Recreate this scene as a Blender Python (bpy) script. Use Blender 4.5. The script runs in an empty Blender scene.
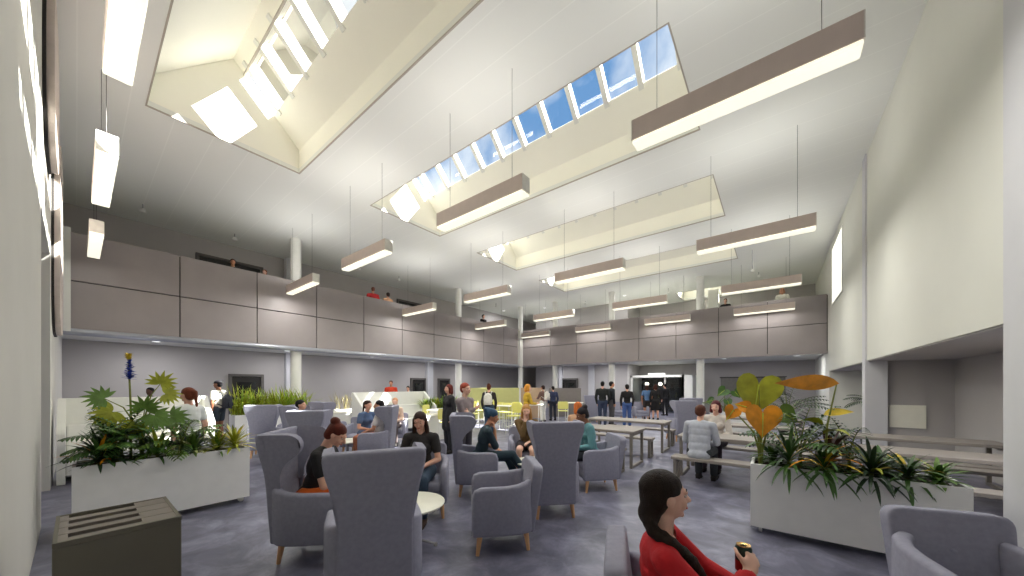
import bpy, bmesh, math, random
from mathutils import Vector, Matrix, Euler
random.seed(7)
PI = math.pi
SC = bpy.context.scene
COL = SC.collection
V = Vector

# ------------------------------------------------------------------ camera
EYE = 1.65
YAW = math.radians(37.84)
FPX = 338.6
cam_d = bpy.data.cameras.new('camera')
cam = bpy.data.objects.new('camera', cam_d)
COL.objects.link(cam)
cam.location = (0, 0, EYE)
cam.rotation_euler = (PI/2, 0, YAW)
cam_d.sensor_width = 36
cam_d.lens = 36*FPX/1024
cam_d.shift_y = (385.5-288)/1024
cam_d.clip_start = 0.05
SC.camera = cam
SC.view_settings.view_transform = 'Standard'
SC.view_settings.look = 'None'
SC.view_settings.gamma = 1
SC.view_settings.exposure = 1.12
SC.view_settings.use_curve_mapping = False

# ------------------------------------------------------------------ world, sun
def build_world():
    w = bpy.data.worlds.new('sky'); SC.world = w; w.use_nodes = True
    nt = w.node_tree; nt.nodes.clear()
    out = nt.nodes.new('ShaderNodeOutputWorld'); bg = nt.nodes.new('ShaderNodeBackground')
    tc = nt.nodes.new('ShaderNodeTexCoord'); nz = nt.nodes.new('ShaderNodeTexNoise')
    nz.inputs['Scale'].default_value = 4.5; nz.inputs['Detail'].default_value = 5
    nz.inputs['Distortion'].default_value = 0.3
    cr = nt.nodes.new('ShaderNodeValToRGB')
    cr.color_ramp.elements[0].position = 0.42; cr.color_ramp.elements[0].color = (0.16, 0.33, 0.60, 1)
    cr.color_ramp.elements[1].position = 0.62; cr.color_ramp.elements[1].color = (0.95, 0.98, 1.0, 1)
    nt.links.new(tc.outputs['Generated'], nz.inputs['Vector'])
    nt.links.new(nz.outputs['Fac'], cr.inputs['Fac'])
    nt.links.new(cr.outputs['Color'], bg.inputs['Color'])
    bg.inputs['Strength'].default_value = SKY
    nt.links.new(bg.outputs[0], out.inputs['Surface'])
SKY = 0.56
SUN = 22.0
LAMP_DOWN = 25.0
LAMP_UP = 10.0
build_world()
sd = bpy.data.lights.new('sun', 'SUN'); sd.energy = SUN; sd.angle = 0.009; sd.color = (1.0, 0.955, 0.86)
so = bpy.data.objects.new('sun', sd); COL.objects.link(so)
so.rotation_euler = V((-0.71, -0.72, -1.0)).to_track_quat('-Z', 'Y').to_euler()
so.location = (10, 30, 20)
SC.cycles.use_denoising = True
SC.cycles.max_bounces = 10
SC.cycles.diffuse_bounces = 6
SC.cycles.sample_clamp_indirect = 6
SC.cycles.caustics_reflective = False
SC.cycles.caustics_refractive = False

# ------------------------------------------------------------------ helpers
CR, CF = V((math.cos(YAW), math.sin(YAW), 0)), V((-math.sin(YAW), math.cos(YAW), 0))
def dc(r, f): v = CR*r+CF*f; return (v.x, v.y)
def P(px, w):
    """ground point seen in pixel column px at depth w in front of the camera"""
    r = (px-512)/FPX*w
    return V((r*math.cos(YAW)-w*math.sin(YAW), r*math.sin(YAW)+w*math.cos(YAW), 0))
def lin(c):
    return tuple(((x/255)/12.92 if x <= 10 else ((x/255+0.055)/1.055)**2.4) for x in c)
MATS = {}
def mat(name, rgb, rough=0.6, metal=0.0, var=0.08, scale=8.0, bump=0.0, bscale=60.0, emit=0.0, ecol=None, trans=0.0, stretch=None, sss=0.0, spec=0.5):
    if name in MATS: return MATS[name]
    m = bpy.data.materials.new(name); m.use_nodes = True
    nt = m.node_tree; b = nt.nodes['Principled BSDF']
    c = lin(rgb)
    b.inputs['Roughness'].default_value = rough
    b.inputs['Metallic'].default_value = metal
    b.inputs['Specular IOR Level'].default_value = spec
    tc = nt.nodes.new('ShaderNodeTexCoord'); mp = nt.nodes.new('ShaderNodeMapping')
    nt.links.new(tc.outputs['Object'], mp.inputs['Vector'])
    if stretch: mp.inputs['Scale'].default_value = stretch
    nz = nt.nodes.new('ShaderNodeTexNoise'); nz.inputs['Scale'].default_value = scale; nz.inputs['Detail'].default_value = 4
    nt.links.new(mp.outputs[0], nz.inputs['Vector'])
    cr = nt.nodes.new('ShaderNodeValToRGB')
    cr.color_ramp.elements[0].position = 0.3; cr.color_ramp.elements[1].position = 0.7
    cr.color_ramp.elements[0].color = tuple(x*(1-var) for x in c)+(1,)
    cr.color_ramp.elements[1].color = tuple(min(1, x*(1+var)) for x in c)+(1,)
    nt.links.new(nz.outputs['Fac'], cr.inputs['Fac'])
    nt.links.new(cr.outputs['Color'], b.inputs['Base Color'])
    if bump > 0:
        n2 = nt.nodes.new('ShaderNodeTexNoise'); n2.inputs['Scale'].default_value = bscale
        nt.links.new(tc.outputs['Object'], n2.inputs['Vector'])
        bp = nt.nodes.new('ShaderNodeBump'); bp.inputs['Strength'].default_value = bump; bp.inputs['Distance'].default_value = 0.01
        nt.links.new(n2.outputs['Fac'], bp.inputs['Height']); nt.links.new(bp.outputs[0], b.inputs['Normal'])
    if emit:
        b.inputs['Emission Color'].default_value = tuple(ecol or (1, .97, .88))+(1,)
        b.inputs['Emission Strength'].default_value = emit
    if trans: b.inputs['Transmission Weight'].default_value = trans
    if sss:
        b.inputs['Subsurface Weight'].default_value = sss; b.inputs['Subsurface Radius'].default_value = (0.01, 0.004, 0.002)
    MATS[name] = m
    return m

def floor_material():
    m = bpy.data.materials.new('mottled_floor'); m.use_nodes = True; nt = m.node_tree; b = nt.nodes['Principled BSDF']
    tc = nt.nodes.new('ShaderNodeTexCoord')
    n1 = nt.nodes.new('ShaderNodeTexNoise'); n1.inputs['Scale'].default_value = 2.6; n1.inputs['Detail'].default_value = 8; n1.inputs['Roughness'].default_value = .65; n1.inputs['Distortion'].default_value = .5
    n2 = nt.nodes.new('ShaderNodeTexNoise'); n2.inputs['Scale'].default_value = 0.9; n2.inputs['Detail'].default_value = 3
    for n in (n1, n2): nt.links.new(tc.outputs['Object'], n.inputs['Vector'])
    mx = nt.nodes.new('ShaderNodeMath'); mx.operation = 'MULTIPLY_ADD'; mx.inputs[1].default_value = .7
    ml = nt.nodes.new('ShaderNodeMath'); ml.operation = 'MULTIPLY'; ml.inputs[1].default_value = .3
    nt.links.new(n2.outputs['Fac'], ml.inputs[0]); nt.links.new(n1.outputs['Fac'], mx.inputs[0]); nt.links.new(ml.outputs[0], mx.inputs[2])
    cr = nt.nodes.new('ShaderNodeValToRGB')
    cr.color_ramp.elements[0].position = .36; cr.color_ramp.elements[0].color = (.085, .085, .125, 1)
    cr.color_ramp.elements[1].position = .66; cr.color_ramp.elements[1].color = (.31, .31, .42, 1)
    e = cr.color_ramp.elements.new(.5); e.color = (.155, .155, .215, 1)
    nt.links.new(mx.outputs[0], cr.inputs['Fac']); nt.links.new(cr.outputs[0], b.inputs['Base Color'])
    b.inputs['Roughness'].default_value = .38
    MATS['floor'] = m; return m

def ceiling_material():
    m = bpy.data.materials.new('ceiling_board'); m.use_nodes = True; nt = m.node_tree; b = nt.nodes['Principled BSDF']
    tc = nt.nodes.new('ShaderNodeTexCoord'); sp = nt.nodes.new('ShaderNodeSeparateXYZ'); nt.links.new(tc.outputs['Object'], sp.inputs[0])
    d = nt.nodes.new('ShaderNodeMath'); d.operation = 'FRACT'
    k = nt.nodes.new('ShaderNodeMath'); k.operation = 'MULTIPLY'; k.inputs[1].default_value = 1/0.6
    nt.links.new(sp.outputs['Y'], k.inputs[0]); nt.links.new(k.outputs[0], d.inputs[0])
    l = nt.nodes.new('ShaderNodeMath'); l.operation = 'LESS_THAN'; l.inputs[1].default_value = .03
    nt.links.new(d.outputs[0], l.inputs[0])
    mx = nt.nodes.new('ShaderNodeMix'); mx.data_type = 'RGBA'
    mx.inputs[6].default_value = lin((232, 233, 228))+(1,); mx.inputs[7].default_value = lin((238, 239, 234))+(1,)
    nt.links.new(l.outputs[0], mx.inputs[0]); nt.links.new(mx.outputs[2], b.inputs['Base Color'])
    b.inputs['Roughness'].default_value = .8
    MATS['ceiling'] = m; return m

def glass_material():
    m = bpy.data.materials.new('tinted_glass'); m.use_nodes = True; nt = m.node_tree; nt.nodes.clear()
    o = nt.nodes.new('ShaderNodeOutputMaterial'); t = nt.nodes.new('ShaderNodeBsdfTransparent'); g = nt.nodes.new('ShaderNodeBsdfGlossy')
    t.inputs[0].default_value = (.86, .90, .93, 1); g.inputs['Roughness'].default_value = .02
    f = nt.nodes.new('ShaderNodeFresnel'); f.inputs[0].default_value = 1.4
    x = nt.nodes.new('ShaderNodeMixShader'); nt.links.new(f.outputs[0], x.inputs[0]); nt.links.new(t.outputs[0], x.inputs[1]); nt.links.new(g.outputs[0], x.inputs[2])
    nt.links.new(x.outputs[0], o.inputs[0]); MATS['glass'] = m; return m

M_FLOOR = floor_material(); M_CEIL = ceiling_material(); M_GLASS = glass_material()
M_WALL = mat('wall_paint', (205, 203, 196), .75, var=.03, scale=1.2)
M_WALLR = mat('wall_cream', (216, 216, 206), .75, var=.03, scale=.8)
M_WALLB = mat('wall_grey', (178, 174, 172), .75, var=.03, scale=1.2)
M_PIL = mat('pilaster_paint', (205, 205, 208), .7, var=.03, scale=2)
M_WHITE = mat('white_paint', (228, 228, 222), .5, var=.02)
M_SKYL = mat('skylight_lining', (247, 245, 234), .8, var=.015, scale=1)
M_EDGE = mat('skylight_trim', (176, 168, 156), .6, var=.03)
M_PANEL = mat('balcony_panel', (152, 144, 143), .45, var=.05, scale=1.6)
M_GAP = mat('dark_gap', (40, 36, 34), .8)
M_PIPE = mat('grey_metal_edge', (165, 168, 176), .3, metal=.4, var=.03)
M_DARKM = mat('dark_metal', (38, 36, 34), .4, metal=.3)
M_BLACKGL = mat('dark_glass', (30, 32, 30), .08, var=.3, scale=2)
M_LAMPS = mat('lamp_housing', (206, 190, 182), .5, metal=.0, var=.03)
M_LAMPE = mat('lamp_diffuser', (250, 250, 240), .5, emit=.40, ecol=(1, .97, .78))
M_LAMPEND = mat('lamp_end_cap', (225, 222, 214), .4)
M_WIRE = mat('wire', (90, 88, 86), .4, metal=.6)
M_FAB = mat('grey_upholstery', (150, 150, 166), .9, var=.07, scale=30, bump=.3, bscale=400)
M_OAK = mat('oak_leg', (222, 172, 124), .45, var=.12, scale=12, stretch=(1, 1, .15))
M_TOP = mat('white_table_top', (238, 236, 220), .35, var=.02)
M_CHROME = mat('pale_metal', (205, 205, 205), .25, metal=.7)
M_PLANTER = mat('white_planter', (240, 240, 238), .4, var=.02)
M_SOIL = mat('soil', (52, 40, 30), .95, var=.4, scale=40, bump=.6)
M_BIN = mat('olive_grey_bin', (96, 92, 80), .5, var=.03)
M_BINTOP = mat('bin_lid', (120, 112, 104), .45, var=.03)
M_BLACK = mat('black', (14, 13, 12), .7)
M_YEL = mat('pale_yellow_shell', (226, 222, 128), .45, var=.03)
M_BENCH = mat('grey_table_board', (146, 139, 132), .5, var=.06, scale=5, stretch=(.3, 3, 1))
M_BENCHF = mat('grey_table_frame', (138, 132, 122), .4, metal=.3)
M_FELTY = mat('olive_felt', (186, 186, 128), .9, var=.04)
M_FELTT = mat('tan_felt', (188, 162, 138), .9, var=.04)
M_FELTG = mat('grey_felt', (128, 122, 118), .9, var=.04)

def sub(bm, geom_before, M):
    pass
def new_obj(name, bm, m, parent=None, smooth=False):
    me = bpy.data.meshes.new(name)
    bmesh.ops.recalc_face_normals(bm, faces=bm.faces[:])
    bm.to_mesh(me); bm.free()
    ms = m if isinstance(m, (list, tuple)) else [m]
    for x in ms: me.materials.append(x)
    if smooth:
        for p in me.polygons: p.use_smooth = True
    o = bpy.data.objects.new(name, me); COL.objects.link(o)
    if parent: o.parent = parent
    return o
def smooth_angle(o, deg=40):
    me = o.data
    for p in me.polygons: p.use_smooth = True
    bm = bmesh.new(); bm.from_mesh(me)
    for e in bm.edges:
        if len(e.link_faces) == 2 and e.calc_face_angle(0) > math.radians(deg): e.smooth = False
    bm.to_mesh(me); bm.free(); return o
def box(bm, x0, x1, y0, y1, z0, z1, M=None, mi=0, bev=0.0, seg=2):
    vs = [bm.verts.new((x, y, z)) for z in (z0, z1) for y in (y0, y1) for x in (x0, x1)]
    idx = [(0, 2, 3, 1), (4, 5, 7, 6), (0, 1, 5, 4), (2, 6, 7, 3), (0, 4, 6, 2), (1, 3, 7, 5)]
    fs = []
    for i in idx:
        f = bm.faces.new([vs[k] for k in i]); f.material_index = mi; fs.append(f)
    if M is not None: bmesh.ops.transform(bm, matrix=M, verts=vs)
    if bev > 0:
        es = list({e for f in fs for e in f.edges})
        bmesh.ops.bevel(bm, geom=es, offset=bev, segments=seg, profile=.5, affect='EDGES')
    return vs
def cyl(bm, p0, p1, r0, r1=None, n=12, cap=True, mi=0):
    p0, p1 = V(p0), V(p1); r1 = r0 if r1 is None else r1
    d = (p1-p0).normalized(); a = d.orthogonal().normalized(); b = d.cross(a)
    A = []; B = []
    for i in range(n):
        t = 2*PI*i/n; q = a*math.cos(t)+b*math.sin(t)
        A.append(bm.verts.new(p0+q*r0)); B.append(bm.verts.new(p1+q*r1))
    for i in range(n):
        j = (i+1) % n; f = bm.faces.new((A[i], A[j], B[j], B[i])); f.material_index = mi
    if cap:
        f = bm.faces.new(A[::-1]); f.material_index = mi; f = bm.faces.new(B); f.material_index = mi
def tube(bm, pts, rs, n=8, mi=0):
    pts = [V(p) for p in pts]
    if not isinstance(rs, (list, tuple)): rs = [rs]*len(pts)
    rings = []; a = None
    for i, p in enumerate(pts):
        d = (pts[min(i+1, len(pts)-1)]-pts[max(i-1, 0)]).normalized()
        a = d.orthogonal().normalized() if a is None else (a-d*a.dot(d)).normalized()
        b = d.cross(a)
        rings.append([bm.verts.new(p+(a*math.cos(2*PI*k/n)+b*math.sin(2*PI*k/n))*rs[i]) for k in range(n)])
    for i in range(len(rings)-1):
        for k in range(n):
            j = (k+1) % n; f = bm.faces.new((rings[i][k], rings[i][j], rings[i+1][j], rings[i+1][k])); f.material_index = mi
    bm.faces.new(rings[0][::-1]).material_index = mi; bm.faces.new(rings[-1]).material_index = mi
def lathe(bm, prof, n=24, M=None):
    rings = []
    allv = []
    for r, z in prof:
        ring = [bm.verts.new((r*math.cos(2*PI*k/n), r*math.sin(2*PI*k/n), z)) for k in range(n)]
        rings.append(ring); allv += ring
    for i in range(len(rings)-1):
        for k in range(n):
            j = (k+1) % n; bm.faces.new((rings[i][k], rings[i][j], rings[i+1][j], rings[i+1][k]))
    bm.faces.new(rings[0][::-1]); bm.faces.new(rings[-1])
    if M is not None: bmesh.ops.transform(bm, matrix=M, verts=allv)
def slab(bm, outline, axis, c0, c1, bev=0.03, seg=3, M=None):
    """extrude a 2D outline; axis 'y' -> outline (x,z), axis 'x' -> outline (y,z), axis 'z' -> (x,y)"""
    def mk(p, c):
        return {'y': (p[0], c, p[1]), 'x': (c, p[0], p[1]), 'z': (p[0], p[1], c)}[axis]
    A = [bm.verts.new(mk(p, c0)) for p in outline]; B = [bm.verts.new(mk(p, c1)) for p in outline]
    fa = bm.faces.new(A); fb = bm.faces.new(B[::-1]); n = len(A)
    for i in range(n):
        j = (i+1) % n; bm.faces.new((A[j], A[i], B[i], B[j]))
    if M is not None: bmesh.ops.transform(bm, matrix=M, verts=A+B)
    if bev > 0:
        bmesh.ops.bevel(bm, geom=list(fa.edges)+list(fb.edges), offset=bev, segments=seg, profile=.6, affect='EDGES', clamp_overlap=True)
def rounded(pts, rads, n=5):
    """round polygon corners"""
    out = []; N = len(pts)
    for i in range(N):
        p = V(pts[i]+(0,)) if len(pts[i]) == 2 else V(pts[i]); a = V((*pts[i-1], 0)); b = V((*pts[(i+1) % N], 0))
        r = rads[i] if isinstance(rads, (list, tuple)) else rads
        if r <= 0: out.append((p.x, p.y)); continue
        u = (a-p).normalized(); v = (b-p).normalized()
        for k in range(n+1):
            t = k/n; q = (p+u*r)*(1-t)**2 + p*2*t*(1-t) + (p+v*r)*t*t; out.append((q.x, q.y))
    return out
def empty(name, loc, rz=0.0, label=None, cat=None, group=None):
    o = bpy.data.objects.new(name, None); COL.objects.link(o)
    o.location = loc; o.rotation_euler = (0, 0, rz); o.empty_display_size = .1
    if label: o['label'] = label
    if cat: o['category'] = cat
    if group: o['group'] = group
    return o
def tag(o, label=None, cat=None, group=None, kind=None):
    for k, v in (('label', label), ('category', cat), ('group', group), ('kind', kind)):
        if v: o[k] = v
    return o
def struct(name, bm, m, parent=None, label=None):
    o = new_obj(name, bm, m, parent)
    if not parent: o['kind'] = 'structure'
    if label: o['label'] = label
    return o
def copy_tree(o, parent=None, loc=None, rz=None, label=None, group=None):
    c = o.copy(); COL.objects.link(c); c.parent = parent
    if loc is not None: c.location = loc
    if rz is not None: c.rotation_euler = (0, 0, rz)
    if label: c['label'] = label
    if group: c['group'] = group
    for ch in list(KIDS(o)): copy_tree(ch, c)
    return c
def KIDS(o): return [x for x in COL.objects if x.parent == o]
def face_rz(d): return math.atan2(d[1], d[0])-PI/2     # local +Y looks along d
def ORD(i): return ['first', 'second', 'third', 'fourth', 'fifth', 'sixth', 'seventh', 'eighth', 'ninth', 'tenth', 'eleventh', 'twelfth'][i]

# ================================================================== SETTING
CZ = 6.95                       # ceiling height
XL, XR = -16.26, 1.66           # left wall, right wall
YF = -0.25                      # front wall beside the camera
BX, BY = -13.5, 18.35           # balcony fronts
YB, YB2 = 21.2, 23.6            # back walls
SKX0, SKX1 = -9.40, -1.24
SKY_Y = [0.82+4.5*i for i in range(4)]; SKW = 2.6

bm = bmesh.new(); box(bm, XL-.2, 3.2, -1.8, 27.4, -.2, 0)
struct('floor', bm, M_FLOOR)

# ceiling: strips round the skylight openings
def ceiling():
    bm = bmesh.new(); t = .12
    holes = [(SKX0, SKX1, y, y+SKW) for y in SKY_Y]+[(-4.5, -1.24, 21.1, 23.3)]
    box(bm, XL-.2, SKX0, YF-.2, 27.4, CZ, CZ+t)
    box(bm, SKX1, 3.2, YF-.2, 27.4, CZ, CZ+t)
    y = YF-.2
    for h in holes:
        box(bm, SKX0, SKX1, y, h[2], CZ, CZ+t)
        if h[0] > SKX0: box(bm, SKX0, h[0], h[2], h[3], CZ, CZ+t)
        y = h[3]
    box(bm, SKX0, SKX1, y, 27.4, CZ, CZ+t)
    return struct('ceiling', bm, M_CEIL)
ceiling()

ZE = CZ+.58; 
def skylight(i, y0, x0=SKX0, x1=SKX1, w=SKW):
    y1 = y0+w; ym = y0+w/2; zr = ZE+w/2
    root = empty('window_%d' % i, ((x0+x1)/2, ym, CZ)); root['kind'] = 'structure'
    root['label'] = 'roof skylight %s from the camera, white lined shaft with sloping glass' % ORD(i-1)
    inv = Matrix.Translation((-(x0+x1)/2, -ym, -CZ))
    def add(nm, bm, m):
        bmesh.ops.transform(bm, matrix=inv, verts=bm.verts[:]); return new_obj(nm, bm, m, root)
    bm = bmesh.new(); t = .1; zc = CZ+.12
    box(bm, x0-t, x1+t, y0-t, y0, zc, ZE); box(bm, x0-t, x1+t, y1, y1+t, zc, ZE)
    for xa, xb in ((x0-t, x0), (x1, x1+t)):      # gable ends
        pts = [(y0, zc), (y1, zc), (y1, ZE), (ym, zr), (y0, ZE)]
        slab(bm, pts, 'x', xa, xb, bev=0)
    # solid near slope, ridge strip, solid foot of the far slope
    def slope(ya, za, yb, zb, th=.1):
        n = V((0, -(zb-za), yb-ya)).normalized()
        if n.z < 0: n = -n
        vs = []
        for x in (x0-t, x1+t):
            for (a, b) in ((ya, za), (yb, zb)):
                vs.append(bm.verts.new((x, a, b))); vs.append(bm.verts.new((x, a+n.y*th, b+n.z*th)))
        q = [(0, 2, 3, 1), (4, 5, 7, 6), (0, 1, 5, 4), (2, 6, 7, 3), (0, 4, 6, 2), (1, 3, 7, 5)]
        for f in q: bm.faces.new([vs[k] for k in f])
    slope(y0, ZE, ym, zr)
    g0, g1 = .19, .76                      # glass starts/ends along the far slope
    slope(ym, zr, ym+g0, zr-g0); slope(ym+g1, zr-g1, y1, ZE)
    add('lining', bm, M_SKYL)
    zc = CZ; bm = bmesh.new()                       # trim edge at the ceiling opening
    e = .02; d = .02
    box(bm, x0-e, x1+e, y0-e, y0+.004, zc-.004, zc+d); box(bm, x0-e, x1+e, y1-.004, y1+e, zc-.004, zc+d)
    box(bm, x0-e, x0+.004, y0, y1, zc-.004, zc+d); box(bm, x1-.004, x1+e, y0, y1, zc-.004, zc+d)
    add('trim', bm, M_EDGE)
    bm = bmesh.new()
    a = (ym+g0, zr-g0); b = (ym+g1, zr-g1); o = .07
    vs = [bm.verts.new((x, q[0]+o, q[1]+o)) for x, q in ((x0, a), (x1, a), (x1, b), (x0, b))]; bm.faces.new(vs)
    add('glass', bm, M_GLASS)
    n = int(round((x1-x0-.5)/.74))
    for k in range(n+1):
        x = x0+.25+(x1-x0-.5)*k/n
        bm = bmesh.new(); L = (g1-g0+.14)*math.sqrt(2)
        R = Matrix.Translation((x, (a[0]+b[0])/2, (a[1]+b[1])/2)) @ Matrix.Rotation(math.radians(-45), 4, 'X')
        box(bm, -.055, .055, -L/2, L/2, -.03, .13, R)
        add('mullion', bm, M_WHITE)
    bm = bmesh.new(); box(bm, x0, x1, ym+g0-.015, ym+g0+.02, zr-g0-.06, zr-g0-.02)
    add('dark_seal', bm, M_EDGE)
for i, y in enumerate(SKY_Y): skylight(i+1, y)
skylight(5, 21.1, -4.5, -1.24, 2.2)

# walls ------------------------------------------------------------
def wall(name, parts, m):
    bm = bmesh.new()
    for p in parts: box(bm, *p)
    return struct(name, bm, m)
wall('wall_left', [(XL-.2, XL, YF-.2, 27.4, 0, CZ)], M_WALLB)
wall('wall_back', [(-14.2, -7.3, YB, YB+.2, 0, CZ), (-7.5, -7.3, YB+.2, YB2, 0, CZ), (-7.5, 3.2, YB2, YB2+.2, 0, CZ),
                   (XL, -14.0, 27.2, 27.4, 0, CZ), (-14.2, -14.0, YB+.2, 27.2, 0, CZ)], M_WALLB)
# front wall (beside the camera) with a tall opening
wall('wall_front', [(-6.75, 3.2, YF-.2, YF, 0, CZ), (XL, -9.0, YF-.2, YF, 0, CZ), (-9.0, -6.75, YF-.2, YF, 3.72, CZ)], M_WALL)
wall('wall_passage', [(-9.2, -9.0, -1.8, YF-.2, 0, 3.9), (-6.75, -6.55, -1.8, YF-.2, 0, 3.9), (-9.2, -6.55, -2.0, -1.8, 0, 3.9),
                      (-9.2, -6.55, -2.0, YF-.2, 3.72, 3.9)], M_PIL)
# right wall with two low alcoves
AZ = 2.22
wall('wall_alcove', [(2.95, 3.2, 5.05, 17.9, 0, AZ), (XR+.02, 2.95, 11.2, 11.45, 0, AZ), (XR+.02, 2.95, 5.05, 17.9, AZ-.02, AZ)], M_WALLB)
wall('wall_right', [(XR, 3.2, 5.05, YB2, AZ, CZ),
                    (XR, 3.2, 17.9, YB2, 0, AZ)], M_WALLR)
wall('wall_right_near', [(1.60, 3.2, YF, 5.05, 0, CZ)], M_PIL)
wall('trim_1', [(XR-.03, XR+.32, 11.08, 11.42, 0, CZ)], M_PIL)

# balconies --------------------------------------------------------
def balcony_left():
    bm = bmesh.new(); box(bm, XL, BX-.06, YF, YB, 3.0, 4.2)
    struct('floor_balcony_left', bm, M_WHITE)
    bm = bmesh.new(); box(bm, BX-.14, BX-.06, YF, BY, 4.2, 5.36); struct('wall_balcony_left', bm, M_WHITE)
    root = empty('trim_3', (BX, 0, 3.0)); root['kind'] = 'structure'; root['label'] = 'brown grey balcony front panels on the long left side'
    y = 1.83; k = 0
    ys = [YF+.02, 1.83]
    while ys[-1] < BY-.5: ys.append(ys[-1]+1.836)
    ys[-1] = BY
    for a, b in zip(ys[:-1], ys[1:]):
        for z0, z1 in ((3.02, 4.19), (4.215, 5.38)):
            bm = bmesh.new(); box(bm, -.06, 0, a+.012, b-.012, z0-3, z1-3, bev=.004, seg=1); new_obj('panel', bm, M_PANEL, root)
    bm = bmesh.new(); box(bm, -.075, -.055, YF, BY, 0, 2.36); new_obj('backing', bm, M_GAP, root)
    bm = bmesh.new(); cyl(bm, (BX-.02, YF, 2.96), (BX-.02, BY, 2.96), .085, n=20)
    o = struct('trim_4', bm, M_PIPE); smooth_angle(o)
def balcony_back():
    bm = bmesh.new(); box(bm, BX-.06, XR, BY+.06, YB2, 3.0, 4.2)
    struct('floor_balcony_back', bm, M_WHITE)
    bm = bmesh.new(); box(bm, BX-.06, XR, BY+.06, BY+.14, 4.2, 5.30); struct('wall_balcony_back', bm, M_WHITE)
    root = empty('trim_5', (0, BY, 3.0)); root['kind'] = 'structure'; root['label'] = 'brown grey balcony front panels on the far side'
    xs = [BX+.02]+[-13.0+1.82*i for i in range(1, 8)]+[XR-.015]
    for a, b in zip(xs[:-1], xs[1:]):
        for z0, z1 in ((3.02, 4.13), (4.155, 5.30)):
            bm = bmesh.new(); box(bm, a+.012, b-.012, 0, .06, z0-3, z1-3, bev=.004, seg=1); new_obj('panel', bm, M_PANEL, root)
    bm = bmesh.new(); box(bm, BX, XR, .055, .075, 0, 2.28); new_obj('backing', bm, M_GAP, root)
    bm = bmesh.new(); box(bm, BX, XR, BY-.05, BY+.06, 2.93, 3.015); struct('trim_6', bm, M_PANEL)
balcony_left(); balcony_back()
bm = bmesh.new(); box(bm, -13.7, -13.40, YF, -.08, 2.96, 5.46); struct('trim_7', bm, M_WHITE)

def column(n, x, y, r=.17, z0=0, z1=CZ):
    bm = bmesh.new(); cyl(bm, (x, y, z0), (x, y, z1), r, n=32)
    o = struct('column', bm, M_WHITE); smooth_angle(o); tag(o, 'round white column, %s' % n); return o
column('nearest of those along the left balcony', -13.75, 4.9)
column('second along the left balcony', -13.75, 12.9)
column('in the inner corner of the two balconies', -13.6, 18.45, .16)
column('far balcony, first right of the corner', -11.05, 18.7)
column('far balcony, middle one', -7.33, 18.7)
column('far balcony, right hand one', -2.88, 18.7)
bm = bmesh.new(); box(bm, -13.66, -13.30, 18.02, 18.33, 2.9, 5.3, bev=.01); struct('trim_8', bm, M_WHITE)
# pilasters on the left wall, both storeys
wall('trim_9', [(XL, XL+.25, 5.35, 5.75, 0, 3.0), (XL, XL+.25, 5.35, 5.75, 4.2, CZ), (XL, XL+.25, 12.6, 13.0, 0, 3)], M_PIL)
wall('trim_10', [(-9.9, -9.5, YB-.12, YB, 0, 3.0), (-12.2, -11.9, YB-.12, YB, 0, 3.0)], M_PIL)
wall('trim_11', [(-2.95, -2.45, 21.6, 22.0, 4.2, CZ)], M_WHITE)

# doors and windows --------------------------------------------------
def door(n, origin, rz, w, h, label, leaves=1):
    root = empty('door_%d' % n, origin, rz); root['kind'] = 'structure'; root['label'] = label
    fr = .09
    bm = bmesh.new(); box(bm, -w/2, -w/2+fr, -.02, .08, 0, h); box(bm, w/2-fr, w/2, -.02, .08, 0, h); box(bm, -w/2+fr, w/2-fr, -.02, .08, h-fr, h)
    new_obj('door_frame', bm, mat('door_frame_grey', (92, 88, 84), .5), root)
    lw = (w-2*fr)/leaves
    for k in range(leaves):
        a = -w/2+fr+lw*k
        bm = bmesh.new(); box(bm, a+.01, a+lw-.01, 0, .045, .01, h-fr-.01, bev=.004, seg=1)
        lf = new_obj('door_leaf', bm, M_DARKM, root)
        bm = bmesh.new(); box(bm, a+.16, a+lw-.16, .04, .055, .9, h-fr-.22); new_obj('pane', bm, M_BLACKGL, lf)
        bm = bmesh.new(); cyl(bm, (a+lw-.1, .08, 1.0), (a+lw-.1, .08, 1.25), .012, n=8); box(bm, a+lw-.11, a+lw-.09, .04, .085, 1.1, 1.12); new_obj('door_handle', bm, M_CHROME, lf)
RZL = -PI/2      # on the left wall, local +Y looks to +X
door(1, (XL+.01, 4.07, 0), RZL, 1.1, 2.09, 'dark framed door on the left wall nearest the camera')
door(2, (XL+.01, 12.1, 0), RZL, 1.05, 2.08, 'dark door on the left wall beyond the white booth')
door(3, (XL+.01, 14.0, 0), RZL, .95, 2.08, 'dark door on the left wall beside a yellow green planter')
door(4, (XL+.01, 3.6, 4.2), RZL, 2.0, 2.17, 'wide dark door pair on the upper left balcony, nearest', 2)
door(5, (XL+.01, 11.5, 4.2), RZL, 1.6, 2.17, 'dark door pair on the upper left balcony, farther', 2)
door(6, (-12.4+.75, YB-.01, 0), PI, 1.9, 2.15, 'dark double door in the far back wall by the corner', 2)

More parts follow.
